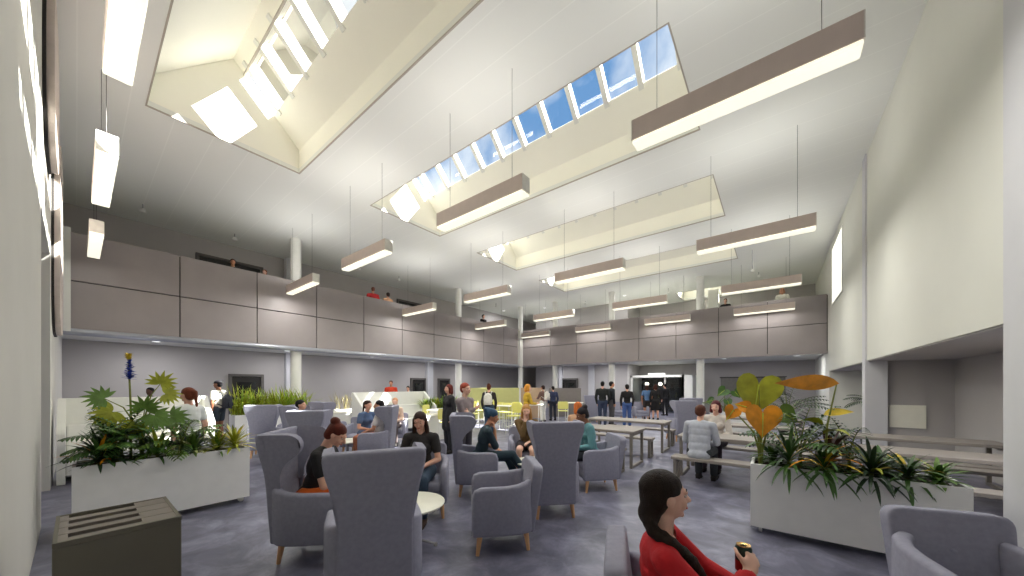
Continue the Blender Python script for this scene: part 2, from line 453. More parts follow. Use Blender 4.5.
def vestibule():
    y = 21.6; x0, x1 = -7.25, -4.15; h = 2.28
    root = empty('door_7', ((x0+x1)/2, y, 0)); root['kind'] = 'structure'; root['label'] = 'white framed glass entrance doorway under the far balcony'
    w = (x1-x0)/2
    bm = bmesh.new(); f = .13
    box(bm, -w, -w+f, 0, 2.0, 0, h); box(bm, w-f, w, 0, 2.0, 0, h); box(bm, -w, w, 0, 2.0, h-f, h)
    box(bm, w-f, w+.42, .0, 2.0, 0, h-.02)
    new_obj('door_frame', bm, M_WHITE, root)
    bm = bmesh.new(); box(bm, -.5, .5, -.02, .3, h, h+.12, bev=.05); new_obj('lintel', bm, M_WHITE, root)
    bm = bmesh.new(); box(bm, .45, .53, .05, .13, 0, h-f); new_obj('post', bm, M_CHROME, root)
    bm = bmesh.new()
    for a, b in ((-w+f, -.52), (-.5, .45), (.53, w-f)): box(bm, a, b, .08, .09, .05, h-f)
    new_obj('glass', bm, M_GLASS, root)
    bm = bmesh.new(); box(bm, -w+f, w-f, 1.85, 1.95, 0, h-f); new_obj('dark_inner_wall', bm, M_DARKM, root)
    bm = bmesh.new()
    for xx in (-.95, -.35): 
        box(bm, xx-.02, xx+.02, .9, .94, 0, 2.0)
    box(bm, -.95, -.35, .9, .94, 1.96, 2.0); box(bm, -.95, -.35, .9, .94, .9, .93)
    new_obj('inner_door_frame', bm, M_BLACK, root)
    for xx in (-.75, .05):
        bm = bmesh.new(); lathe(bm, [(.02, -.10), (.09, -.07), (.12, 0), (.09, .07), (.02, .10)], 16, Matrix.Translation((xx, .75, 1.75)))
        new_obj('lamp_globe', bm, mat('warm_globe', (255, 240, 210), .5, emit=3, ecol=(1, .9, .72)), root)
vestibule()
vl = bpy.data.lights.new('entrance_fill', 'AREA'); vl.size = 2; vl.energy = 30; vo = bpy.data.objects.new('entrance_fill', vl); COL.objects.link(vo); vo.location = (-5.7, 20.6, 2.9)  # added fill with no fixture, brightens the white entrance frame

def side_window():
    root = empty('window_6', (XR, 15.8, 5.6)); root['kind'] = 'structure'; root['label'] = 'tall narrow bright window high on the right wall'
    bm = bmesh.new(); box(bm, -.012, -.004, -1.15, 1.15, -.98, 1.0); new_obj('pane', bm, mat('daylight_glow_pane', (250, 250, 235), .4, emit=.5, ecol=(1, .99, .85)), root)  # pane emits its own glow in place of daylight from outside
    bm = bmesh.new()
    for b in ((-.02, 0, -1.2, -1.15, -1.02, 1.04), (-.02, 0, 1.15, 1.2, -1.02, 1.04), (-.02, 0, -1.15, 1.15, -1.02, -.98), (-.02, 0, -1.15, 1.15, 1.0, 1.04)): box(bm, *b)
    new_obj('window_frame', bm, M_WHITE, root)
side_window()
def far_window():
    root = empty('window_7', (-1.05, YB2-.02, 2.1)); root['kind'] = 'structure'; root['label'] = 'wide low window behind the plants at the far right'
    bm = bmesh.new(); box(bm, -1.5, 1.5, -.01, 0, -.9, 0); new_obj('pane', bm, mat('dull_pane', (120, 118, 112), .2), root)
    bm = bmesh.new(); box(bm, -1.55, 1.55, -.04, 0, 0, .05); box(bm, -1.55, 1.55, -.04, 0, -.95, -.9); box(bm, -.02, .02, -.04, 0, -.9, 0)
    new_obj('window_frame', bm, M_DARKM, root)
far_window()
# poster in the alcove
bm = bmesh.new(); box(bm, 2.02, 2.56, 11.17, 11.195, .72, 1.22, bev=.004, seg=1)
tag(new_obj('notice_board', bm, M_TOP), 'plain white rectangular board on the wall of the right alcove', 'notice board')

# rounded wall panels beside the opening, seen edge-on
def wall_panel(x0, x1, z0, z1, label):
    root = empty('wall_board', ((x0+x1)/2, YF, z0), 0, label, 'wall panel', 'rounded panels on the near left wall')
    w = (x1-x0)/2; h = z1-z0
    bm = bmesh.new(); slab(bm, rounded([(-w, 0), (w, 0), (w, h), (-w, h)], w*.85, 10), 'y', .0, .03, bev=0); new_obj('backing', bm, M_GAP, root)
    w -= .03
    bm = bmesh.new(); slab(bm, rounded([(-w, .03), (w, .03), (w, h-.03), (-w, h-.03)], w*.85, 10), 'y', .03, .09, bev=.01)
    new_obj('face', bm, mat('panel_face', (205, 192, 184), .8), root)
wall_panel(-11.4, -9.3, 2.55, 5.9, 'large pale panel with rounded corners, lower on the near left wall')
wall_panel(-8.9, -6.9, 4.7, 6.8, 'pale rounded panel high on the near left wall above the opening')

# ================================================================== LAMPS
LZ = 4.75
def pendant(loc, label, L=2.09):
    root = empty('pendant_lamp', loc, 0, label, 'pendant lamp', 'linear pendant lamps hung in rows')
    w = .10; h = .30
    bm = bmesh.new(); box(bm, 0, L, -w, -w+.012, .045, h); box(bm, 0, L, w-.012, w, .045, h); box(bm, 0, L, -w+.012, w-.012, h-.05, h-.04)
    new_obj('housing', bm, M_LAMPS, root)
    bm = bmesh.new(); box(bm, .004, L-.004, -w+.002, w-.002, 0, .045, bev=.012, seg=2); new_obj('diffuser', bm, M_LAMPE, root)
    for x in (0, L):
        bm = bmesh.new(); box(bm, x-.006, x+.006, -w, w, .045, h); new_obj('end_cap', bm, M_LAMPEND, root)
    for x in (.28, L-.28):
        bm = bmesh.new(); cyl(bm, (x, 0, h-.05), (x, 0, CZ-LZ), .0035, n=6); new_obj('suspension_wire', bm, M_WIRE, root)
    add_light(root, L); return root
def add_light(root, L):
    for z, e, rx in ((-.012, LAMP_DOWN, 0), (.34, LAMP_UP, PI)):
        ld = bpy.data.lights.new('lamp_light', 'AREA'); ld.shape = 'RECTANGLE'; ld.size = L*.95; ld.size_y = .15; ld.energy = e; ld.color = (1, .985, .945)
        lo = bpy.data.objects.new('lamp_light', ld); COL.objects.link(lo); lo.parent = root; lo.location = (L/2, 0, z); lo.rotation_euler = (rx, 0, 0)
rows = [(4.47, 'in the row between the first and second skylights'), (.26, 'in the row along the near left wall'), (9.0, 'in the row between the second and third skylights'),
        (13.62, 'in the row between the third and fourth skylights'), (17.95, 'in the last row close to the far balcony')]
xs = [(-13.1, 'leftmost'), (-9.2, 'second from left'), (-5.28, 'third from left'), (-1.45, 'rightmost')]
proto = None
for y, rn in rows:
    for x, cn in xs:
        if y < 1 and x > -2: continue
        lab = '%s long box lamp %s' % (cn, rn)
        if proto is None: proto = pendant((x, y, LZ), lab)
        else:
            c = copy_tree(proto, None, (x, y, LZ), 0, lab)
            k = .07 if y < 1 else (.32 if y > 17 else 1)
            if k < 1:
                for o in KIDS(c):
                    if o.type == 'LIGHT': o.data = o.data.copy(); o.data.energy *= k

def spot(loc, label, drop=.12):
    root = empty('ceiling_spotlight', loc, 0, label, 'spotlight', 'small white ceiling spotlights')
    bm = bmesh.new(); cyl(bm, (0, 0, -drop), (0, 0, 0), .012, n=8); new_obj('stem', bm, M_CHROME, root)
    bm = bmesh.new(); lathe(bm, [(.02, -drop), (.06, -drop-.02), (.07, -drop-.11), (.05, -drop-.12)], 16); new_obj('shade', bm, M_WHITE, root, True)
SP = [(-14.6, 1.2, 'above the nearest end of the left balcony'), (-14.9, 3.4, 'above the upper dark door pair'), (-14.4, 7.6, 'above the two people leaning on the left balcony'),
      (-14.4, 9.6, 'above the farther upper dark door pair'), (-14.2, 16.6, 'left of the corner column'), (-9.4, 19.6, 'above the far balcony, left of the middle column'),
      (-4.6, 19.8, 'above the far balcony, left of the roof light'), (-.6, 19.6, 'above the far balcony at its right end')]
for x, y, l in SP: spot((x, y, CZ), 'small white spotlight on the ceiling '+l, .12)
spot((-.7, 16.2, CZ), 'white spotlight on a long stem near the far right ceiling corner', .75)
def downlight(x, y, z, e, label):
    root = empty('downlight', (x, y, z), 0, label, 'downlight', 'round downlights')
    bm = bmesh.new(); lathe(bm, [(.10, -.012), (.14, -.02), (.15, 0)], 20); new_obj('ring', bm, M_WHITE, root, True)
    bm = bmesh.new(); lathe(bm, [(.01, -.018), (.07, -.018), (.10, -.010)], 20); new_obj('lens', bm, mat('downlight_lens', (255, 252, 240), .4, emit=.9, ecol=(.95, .97, 1)), root)
    ld = bpy.data.lights.new('downlight_light', 'AREA'); ld.shape = 'DISK'; ld.size = .2; ld.energy = e; ld.color = (.97, .97, 1)
    lo = bpy.data.objects.new('downlight_light', ld); COL.objects.link(lo); lo.parent = root; lo.location = (0, 0, -.03)
for k, y in enumerate((1.5, 5.0, 8.5, 12.0, 15.5)):
    downlight(-14.9, y, 3.0, 14, 'round downlight under the left balcony, %s from the camera' % ORD(k))
for k, x in enumerate((-11.6, -8.4, -5.2, -2.0, .8)):
    downlight(x, 19.9, 3.0, 14, 'round downlight under the far balcony, %s from the left' % ORD(k))
downlight(-12.4, 19.6, CZ, 20, 'glowing downlight in the ceiling over the balcony corner')
downlight(-7.0, 19.8, CZ, 20, 'glowing downlight in the ceiling over the far balcony')
downlight(-15.2, 18.6, CZ, 14, 'glowing downlight in the ceiling at the left balcony end')
downlight(2.3, 6.1, AZ, 9, 'unseen added downlight in the near right alcove')  # lamp added out of view so the alcove does not go dark
downlight(2.3, 14.5, AZ, 6, 'round downlight in the far right alcove')

# ================================================================== FURNITURE
def arm_mesh(s, ztop=.66, yb=-.31, yf=.31):
    """upholstered side: plan curve from the back edge outward, rounded top"""
    path = [(.24*s, yb), (.30*s, yb+.06), (.335*s, yb+.16), (.345*s, yb+.3), (.345*s, yf)]
    bm = bmesh.new(); t = .085; out = []; inn = []
    for i, p in enumerate(path):
        a = V((*path[max(i-1, 0)], 0)); b = V((*path[min(i+1, len(path)-1)], 0)); d = (b-a).normalized(); n = V((-d.y, d.x, 0))*(1 if s > 0 else -1)
        q = V((*p, 0)); out.append(q); inn.append(q+n*t)
    zt = [ztop+.05, ztop+.035, ztop+.015, ztop+.003, ztop]
    A = []
    for i in range(len(path)):
        A.append([bm.verts.new((out[i].x, out[i].y, .19)), bm.verts.new((out[i].x, out[i].y, zt[i])), bm.verts.new((inn[i].x, inn[i].y, zt[i])), bm.verts.new((inn[i].x, inn[i].y, .19))])
    # front edge drops with a rounded shoulder
    f0, f1 = out[-1], inn[-1]
    extra = []
    for (dy, dz) in ((.0, .0),): pass
    # insert a shoulder ring
    A[-1][1].co.z -= .09; A[-1][2].co.z -= .09
    sh = [bm.verts.new((out[-1].x, yf-.07, .19)), bm.verts.new((out[-1].x, yf-.09, ztop)), bm.verts.new((inn[-1].x, yf-.09, ztop)), bm.verts.new((inn[-1].x, yf-.07, .19))]
    A.insert(-1, sh)
    sh2 = [bm.verts.new((out[-1].x, yf-.025, .19)), bm.verts.new((out[-1].x, yf-.025, ztop-.025)), bm.verts.new((inn[-1].x, yf-.025, ztop-.025)), bm.verts.new((inn[-1].x, yf-.025, .19))]
    A.insert(-1, sh2)
    for i in range(len(A)-1):
        for k in range(4): bm.faces.new((A[i][k], A[i][(k+1) % 4], A[i+1][(k+1) % 4], A[i+1][k]))
    bm.faces.new(A[0][::-1]); bm.faces.new(A[-1])
    bmesh.ops.recalc_face_normals(bm, faces=bm.faces[:])
    es = [e for e in bm.edges if len(e.link_faces) == 2 and e.calc_face_angle(0) > .9]
    bmesh.ops.bevel(bm, geom=es, offset=.03, segments=3, profile=.5, affect='EDGES')
    return bm
def chair_base(root, seat_top=.45):
    for s in (-1, 1):
        o = new_obj('armrest', arm_mesh(s), M_FAB, root); smooth_angle(o, 50)
    bm = bmesh.new(); box(bm, -.27, .27, -.27, .285, .19, .33, bev=.02); o = new_obj('seat_base', bm, M_FAB, root); smooth_angle(o, 50)
    bm = bmesh.new(); box(bm, -.262, .262, -.22, .31, .325, seat_top, bev=.04, seg=3); o = new_obj('seat_cushion', bm, M_FAB, root); smooth_angle(o, 50)
    for sx in (-1, 1):
        for sy in (-1, 1):
            bm = bmesh.new(); x = sx*(.21 if sy < 0 else .27); y = sy*.23
            cyl(bm, (x, y, .20), (x+sx*.02, y+sy*.025, 0), .03, .017, n=14); o = new_obj('leg', bm, M_OAK, root); smooth_angle(o)
def wing_chair():
    root = empty('wing_chair', (0, 0, 0)); chair_base(root)
    out = rounded([(-.25, .19), (.25, .19), (.24, .72), (.25, .86), (.32, 1.10), (.33, 1.22), (-.33, 1.22), (-.32, 1.10), (-.25, .86), (-.24, .72)], [.03, .03, .05, .08, .06, .05, .05, .06, .08, .05], 4)
    bm = bmesh.new(); tilt = Matrix.Translation((0, -.235, .19)) @ Matrix.Rotation(math.radians(5), 4, 'X') @ Matrix.Translation((0, 0, -.19))
    slab(bm, out, 'y', -.085, .0, bev=.025, seg=3, M=tilt); o = new_obj('backrest', bm, M_FAB, root); smooth_angle(o, 50)
    for s in (-1, 1):
        pts = rounded([(-.05, .66), (.06, .70), (.06, .80), (.12, .93), (.27, 1.02), (.31, 1.12), (.25, 1.20), (.0, 1.22), (-.05, 1.22)], [0, .03, .05, .08, .06, .06, .06, .03, 0], 4)
        bm = bmesh.new(); M = tilt @ Matrix.Translation((s*.208, 0, .66)) @ Matrix.Rotation(math.radians(9.5)*s, 4, 'Y') @ Matrix.Rotation(math.radians(-3)*s, 4, 'Z') @ Matrix.Translation((0, 0, -.66))
        slab(bm, pts, 'x', -.028, .032, bev=.022, seg=3, M=M); o = new_obj('wing', bm, M_FAB, root); smooth_angle(o, 50)
    return root
def low_chair():
    root = empty('armchair', (0, 0, 0)); chair_base(root)
    out = rounded([(-.26, .19), (.26, .19), (.30, .86), (-.30, .86)], [.03, .03, .09, .09], 5)
    bm = bmesh.new(); tilt = Matrix.Translation((0, -.225, .19)) @ Matrix.Rotation(math.radians(8), 4, 'X') @ Matrix.Translation((0, 0, -.19))
    slab(bm, out, 'y', -.085, .02, bev=.035, seg=4, M=tilt); o = new_obj('backrest', bm, M_FAB, root); smooth_angle(o, 50)
    bm = bmesh.new(); lathe(bm, [(.016, 0), (.016, .006), (.004, .009)], 12, tilt @ Matrix.Translation((0, .018, .62)) @ Matrix.Rotation(-PI/2, 4, 'X')); new_obj('button', bm, M_FAB, o)
    return root
WING = wing_chair(); LOW = low_chair()
used = {'w': False, 'l': False}
def place_chair(kind, x, y, d, label, group='grey lounge chairs'):
    src = WING if kind == 'w' else LOW
    cat = 'armchair'
    if not used[kind]:
        used[kind] = True; src.location = (x, y, 0); src.rotation_euler = (0, 0, face_rz(d)); tag(src, label, cat, group); return src
    o = copy_tree(src, None, (x, y, 0), face_rz(d), label, group); o['category'] = cat; return o
def round_table(x, y, label, r=.36, h=.45):
    root = empty('coffee_table', (x, y, 0), .3, label, 'coffee table', 'round white coffee tables')
    bm = bmesh.new(); lathe(bm, [(.02, h-.03), (r-.02, h-.03), (r, h-.015), (r, h-.004), (r-.005, h), (.01, h)], 40); smooth_angle(new_obj('tabletop', bm, M_TOP, root))
    bm = bmesh.new(); cyl(bm, (0, 0, .07), (0, 0, h-.03), .025, n=16); smooth_angle(new_obj('post', bm, M_CHROME, root))
    for k in range(4):
        a = PI/2*k+.4; bm = bmesh.new()
        tube(bm, [(0, 0, .09), (.12*math.cos(a), .12*math.sin(a), .06), (.27*math.cos(a), .27*math.sin(a), .018)], [.016, .014, .012], 8)
        lathe(bm, [(.02, 0), (.022, .02), (.015, .03)], 10, Matrix.Translation((.27*math.cos(a), .27*math.sin(a), 0)))
        smooth_angle(new_obj('foot', bm, M_CHROME, root))
    return root
a = .7071
C1 = (-2.97, 2.1); C2 = (-3.0, 4.5); C3 = (-7.42, 3.6)
D = .67
place_chair('w', C1[0]+D-.15, C1[1]-D-.01, (-.88, .47), 'high-backed grey wing chair seen squarely from behind in the centre foreground')
place_chair('w', C1[0]-D+.03, C1[1]-D+.06, (a, a), 'grey wing chair holding the woman in the orange skirt')
place_chair('l', C1[0]-D, C1[1]+D, (a, -a), 'low grey armchair under the smiling long-haired woman')
place_chair('l', C1[0]+D, C1[1]+D, (-a, -a), 'empty low grey armchair right of the near round table')
place_chair('w', C2[0]+D, C2[1]-D, (-a, a), 'empty wing chair with its back to the camera, by the second round table')
place_chair('w', C2[0]-D, C2[1]-D, (a, a), 'wing chair holding the person in the blue head wrap')
place_chair('l', C2[0]+D+.02, C2[1]+D+.02, (-a, -a), 'low armchair under the woman in the teal top')
place_chair('l', C2[0]-D, C2[1]+D, (a, -a), 'low armchair under the long-haired blonde woman')
place_chair('w', C3[0]+D-.02, C3[1]-D-.2, (-a, a), 'wing chair seen from behind, just beyond the woman in orange')
place_chair('l', C3[0]-D, C3[1]+D, (a, -a), 'empty low armchair facing the camera beyond the third round table')
q = P(377, 7.4); place_chair('w', q.x, q.y, dc(-1, -.12), 'wing chair with the seated couple before the white booth')
place_chair('w', C3[0]-D-.2, C3[1]-D+.22, (a, a), 'wing chair with the dark-haired reader, half hidden')
place_chair('w', -9.75, 4.3, (-.2, 1), 'wing chair standing before the reeds')
place_chair('w', -9.45, 2.75, (-.85, .53), 'wing chair before the long grass planter, seen from behind')
place_chair('l', -9.9, 3.55, (.3, -1), 'low armchair before the white front of the grass planter')
q = P(996, 1.86); place_chair('l', q.x, q.y, (.30, -.95), 'empty low grey armchair in the lower right corner')
q = P(692, 1.62); RW = q; place_chair('l', q.x, q.y, dc(.95, -.3), 'grey armchair under the woman in the red blouse')
for k, (px, w, d, l) in enumerate([(680, 10.2, (-.6, .8), 'wing chair with its back to the camera left of the seated pair'), (688, 12.2, (-.6, .8), 'wing chair behind another one by the entrance'),
                                   (591, 15.5, (-.5, .85), 'dark grey wing chair behind the standing men')]):
    q = P(px, w); place_chair('w', q.x, q.y, d, l)
for k, px in enumerate((603, 618, 640)):
    q = P(px, 16.3); place_chair('l', q.x, q.y, (.6, -.8), ['low grey armchair behind the two men in black', 'low grey armchair left of the woman in blue jeans', 'low grey armchair left of the glass entrance'][k])
round_table(C1[0], C1[1], 'nearest round white coffee table beside the big wing chair')
round_table(C2[0], C2[1], 'round white coffee table in front of the blonde woman')
round_table(C3[0]+.02, C3[1]+.05, 'small round white coffee table farthest left')

# planters
def planter(x0, x1, y0, y1, label, h=.77, z0=.07, casters=True):
    if not casters: z0 = 0.0
    root = empty('planter', ((x0+x1)/2, (y0+y1)/2, 0), 0, label, 'planter', 'white box planters')
    w = (x1-x0)/2; d = (y1-y0)/2; t = .03
    bm = bmesh.new(); box(bm, -w, w, -d, -d+t, z0, h); box(bm, -w, w, d-t, d, z0, h); box(bm, -w, -w+t, -d+t, d-t, z0, h); box(bm, w-t, w, -d+t, d-t, z0, h); box(bm, -w+t, w-t, -d+t, d-t, z0, z0+.03)
    new_obj('box', bm, M_PLANTER, root)
    bm = bmesh.new(); bmesh.ops.create_grid(bm, x_segments=24, y_segments=24, size=1)
    for v in bm.verts: v.co = V((v.co.x*(w-t), v.co.y*(d-t), h-.05+random.uniform(-.012, .012)))
    new_obj('soil', bm, M_SOIL, root)
    if casters:
        for sx in (-1, 1):
            for sy in (-1, 1):
                bm = bmesh.new(); c = V((sx*(w-.09), sy*(d-.08), .033)); cyl(bm, c+V((-.015, 0, 0)), c+V((.015, 0, 0)), .033, n=16); box(bm, c.x-.02, c.x+.02, c.y-.02, c.y+.02, .05, z0+.005)
                new_obj('caster', bm, M_WHITE, root)
planter(-6.45, -5.93, -.03, 1.52, 'long white planter on the left full of broad tropical leaves')
planter(-.22, 1.33, 4.67, 5.17, 'long white planter on the right with drooping green and yellow leaves')
planter(-13.1, -12.5, 2.85, 4.95, 'white planter of tall bright grass by the left wall door', casters=False)
planter(-13.0, -12.5, 5.7, 7.6, 'white planter of thin reeds left of the white booth', casters=False)
q = P(440, 13.5); planter(q.x-.35, q.x+.35, q.y-.8, q.y+.8, 'white planter of yellow green leaves right of the white booth', casters=False)
q = P(735, 11.3); planter(q.x-.7, q.x+.9, q.y-.25, q.y+.25, 'white planter of large green leaves behind the seated pair', casters=False)

# white booths
def booth(x, y0, y1, label, h=1.42, d=.7, t=.09):
    root = empty('seating_booth', (x, (y0+y1)/2, 0), 0, label, 'booth')
    L = (y1-y0)/2
    bm = bmesh.new(); box(bm, -t, 0, -L, L, 0, h, bev=.01); new_obj('high_back', bm, M_WHITE, root)
    for s in (-1, 1):
        bm = bmesh.new(); y = s*(L-t/2); slab(bm, rounded([(0, 0), (d, 0), (d, h*.62), (d*.7, h*.72), (0, h)], [0, .02, .08, .1, 0]), 'y', y-t/2, y+t/2, bev=.008); new_obj('side_panel', bm, M_WHITE, root)
    bm = bmesh.new(); box(bm, 0, d-.1, -L+t, L-t, .12, .46, bev=.02); new_obj('bench_seat', bm, M_WHITE, root)
    bm = bmesh.new(); box(bm, .02, .12, -L+t, L-t, .47, .95, bev=.03); new_obj('back_cushion', bm, M_WHITE, root)
booth(-10.0, -.2, 1.8, 'white high-backed booth behind the left planter')
booth(-10.9, 5.55, 8.45, 'white high-backed booth lit by the sun behind the couple')
bm = bmesh.new(); box(bm, -9.5, -8.9, .0, 1.6, .70, .735, bev=.008)
o = empty('booth_table', (0, 0, 0), 0, 'white table in front of the left booth behind the leaves', 'table')
new_obj('tabletop', bm, M_TOP, o)
for yy in (.35, 1.25):
    bm = bmesh.new(); cyl(bm, (-9.2, yy, .03), (-9.2, yy, .70), .03, n=12); box(bm, -9.42, -8.98, yy-.04, yy+.04, 0, .03); new_obj('table_leg', bm, M_CHROME, o)
# low white sunlit counters beside the centre booth
def counter(px, w, L, dx, label, h=.75):
    q = P(px, w); root = empty('counter_unit', (q.x, q.y, 0), 0, label, 'counter')
    bm = bmesh.new(); box(bm, -dx/2, dx/2, -L/2, L/2, 0, h-.04); new_obj('body', bm, M_WHITE, root)
    bm = bmesh.new(); box(bm, -dx/2-.02, dx/2+.02, -L/2-.02, L/2+.02, h-.04, h, bev=.008); new_obj('worktop', bm, M_TOP, root)
counter(336, 11.5, 1.3, .5, 'low white counter left of the sunlit booth')
counter(436, 10.6, 1.2, .6, 'low white counter right of the sunlit booth')

# screens
def screen(px0, w0, px1, w1, h, m, label):
    a0, b0 = P(px0, w0), P(px1, w1); c = (a0+b0)/2; d = (b0-a0); L = d.length/2
    root = empty('partition_screen', c, math.atan2(d.y, d.x), label, 'partition', 'freestanding partition screens')
    bm = bmesh.new(); box(bm, -L, L, -.03, .03, .08, h, bev=.012); new_obj('panel', bm, m, root)
    for s in (-1, 1):
        bm = bmesh.new(); box(bm, s*(L-.1)-.03, s*(L-.1)+.03, -.22, .22, 0, .03); box(bm, s*(L-.1)-.02, s*(L-.1)+.02, -.02, .02, .02, .1); new_obj('foot', bm, M_CHROME, root)
screen(464, 15.6, 519, 15.8, 1.54, M_FELTY, 'olive yellow fabric screen behind the yellow chairs')
screen(521, 16.6, 545, 16.2, 1.54, M_FELTT, 'tan fabric screen behind the blonde in yellow')
screen(549, 17.0, 581, 17.2, 1.52, M_FELTG, 'grey fabric screen at the far end of the cafe')

# yellow cafe chairs + white tables
def cafe_chair():
    root = empty('cafe_chair', (0, 0, 0)); 
    bm = bmesh.new(); slab(bm, rounded([(-.21, -.2), (.21, -.2), (.2, .22), (-.2, .22)], .05), 'z', .60, .63, bev=.008); new_obj('seat', bm, M_YEL, root)
    bm = bmesh.new(); slab(bm, rounded([(-.21, .70), (.21, .70), (.21, 1.0), (-.21, 1.0)], .05), 'y', -.24, -.215, bev=.008); new_obj('backrest', bm, M_YEL, root)
    for sx in (-1, 1):
        for sy in (-1, 1):
            bm = bmesh.new(); top = .98 if sy < 0 else .60
            pts = [(sx*.2, sy*.24, 0), (sx*.18, sy*.2, .6)]+([(sx*.18, -.235, .98)] if sy < 0 else [])
            tube(bm, pts, .011, 6); new_obj('leg', bm, M_WHITE, root)
    bm = bmesh.new()
    for s in (-1, 1): tube(bm, [(s*.193, -.225, .25), (s*.193, .225, .25)], .009, 6)
    tube(bm, [(-.193, .225, .25), (.193, .225, .25)], .009, 6); new_obj('footrest', bm, M_WHITE, root)
    return root
CC = cafe_chair(); first = True
chairs = [(449, 9.6, (-.2, 1), 'yellow cafe chair close behind the standing redhead'), (432, 11.4, (.8, .3), 'yellow cafe chair left of the standing redhead, half hidden by leaves'),
          (472, 12.4, (-.3, 1), 'yellow cafe chair left of the backpack wearer'), (481, 14.0, (.9, .3), 'yellow cafe chair just behind the backpack wearer'),
          (502, 13.3, (-.3, 1), 'yellow cafe chair right of the backpack wearer'), (509, 13.0, (-.3, 1), 'yellow cafe chair at the left of the white table with a plant'),
          (519, 13.4, (-.2, 1), 'yellow cafe chair at the right of the white table with a plant'), (514, 11.6, (.2, -1), 'yellow cafe chair turned to the camera above the blonde head'),
          (563, 13.9, (-.5, .86), 'yellow cafe chair alone, right of the person in white trousers'), (497, 15.0, (.9, -.2), 'yellow cafe chair at the foot of the olive screen'),
          (465, 14.4, (.5, -.8), 'yellow cafe chair at the left end of the olive screen')]
for px, w, d, l in chairs:
    q = P(px, w)
    if first: first = False; CC.location = q; CC.rotation_euler = (0, 0, face_rz(d)); tag(CC, l, 'chair', 'yellow cafe chairs')
    else: copy_tree(CC, None, q, face_rz(d), l, 'yellow cafe chairs')['category'] = 'chair'
def cafe_table(px, w, label, s=.7, h=.92, rz=.3):
    q = P(px, w); root = empty('cafe_table', q, rz, label, 'table', 'white cafe tables')
    bm = bmesh.new(); box(bm, -s/2, s/2, -s/2, s/2, h-.03, h, bev=.006); new_obj('tabletop', bm, M_TOP, root)
    for sx in (-1, 1):
        for sy in (-1, 1):
            bm = bmesh.new(); cyl(bm, (sx*(s/2-.04), sy*(s/2-.04), 0), (sx*(s/2-.04), sy*(s/2-.04), h-.03), .014, n=8); new_obj('leg', bm, M_WHITE, root)
    bm = bmesh.new()
    for s1 in (-1, 1): tube(bm, [(s1*(s/2-.04), -(s/2-.04), .22), (s1*(s/2-.04), s/2-.04, .22)], .009, 6)
    new_obj('rail', bm, M_WHITE, root)
cafe_table(442, 10.4, 'white high table at the left end of the cafe')
cafe_table(463, 13.4, 'white high table left of the backpack wearer')
cafe_table(504, 12.4, 'white high table right of the backpack wearer')
cafe_table(533, 13.2, 'white high table beside the blonde in yellow')
cafe_table(574, 14.6, 'white high table before the grey screen')

# long grey tables and benches
def board_unit(name, x0, x1, y0, y1, h, label, cat, group, th=.05):
    cx, cy = (x0+x1)/2, (y0+y1)/2; w = (x1-x0)/2; d = (y1-y0)/2
    root = empty(name, (cx, cy, 0), 0, label, cat, group)
    bm = bmesh.new(); box(bm, -w, w, -d, d, h-th, h, bev=.008); new_obj('tabletop' if cat == 'table' else 'seat', bm, M_BENCH, root)
    r = .025
    for s in (-1, 1):
        bm = bmesh.new(); x = s*(w-.06)
        box(bm, x-r, x+r, -d+.02, -d+.02+2*r, 0, h-th); box(bm, x-r, x+r, d-.02-2*r, d-.02, 0, h-th); box(bm, x-r, x+r, -d+.02+2*r, d-.02-2*r, .0, 2*r); box(bm, x-r, x+r, -d+.02+2*r, d-.02-2*r, h-th-2*r, h-th)
        new_obj('leg_frame', bm, M_BENCHF, root)
TG = 'long grey tables'; BG = 'long grey benches'
T = lambda *k: board_unit('long_table', *k, .74, TL.pop(0), 'table', TG)
B = lambda *k: board_unit('bench', *k, .45, BL.pop(0), 'bench', BG)
TL = ['grey long table nearest the teal-topped woman', 'grey long table beyond it, towards the glass entrance', 'grey long table between the seated pair', 'grey long table nearest in the right alcove, behind the plants',
      'second grey long table behind the seated woman', 'grey long table reaching into the right alcove under the white board', 'third grey long table, farthest behind the seated woman']
BL = ['grey bench beside the teal-topped woman', 'grey bench between the two left long tables', 'grey bench on the far side of the farthest left table', 'grey bench carrying the man in the grey coat',
      'grey bench carrying the dark-haired woman in the white collar', 'grey bench in front of the nearest alcove table', 'grey bench behind the nearest alcove table', 'grey bench in front of the second right table',
      'grey bench in front of the table below the white board', 'grey bench behind the second right table']
T(-4.25, -2.2, 6.73, 7.5); T(-4.15, -2.12, 8.75, 9.5)
B(-4.2, -2.25, 6.2, 6.5); B(-4.2, -2.2, 7.95, 8.25); B(-4.1, -2.15, 9.85, 10.15)
T(-1.42, .6, 6.77, 7.5); B(-1.40, .6, 6.2, 6.52); B(-1.4, .6, 7.75, 8.05)
T(.8, 2.8, 6.77, 7.5); B(.8, 2.8, 6.2, 6.5); B(.8, 2.8, 7.72, 8.0)
T(-1.42, .6, 9.2, 9.9); T(.95, 2.85, 8.6, 9.3); B(-1.42, .6, 8.6, 8.9); B(.95, 2.85, 8.15, 8.42); B(-1.42, .6, 10.2, 10.5)
T(-1.42, .6, 11.4, 12.1)

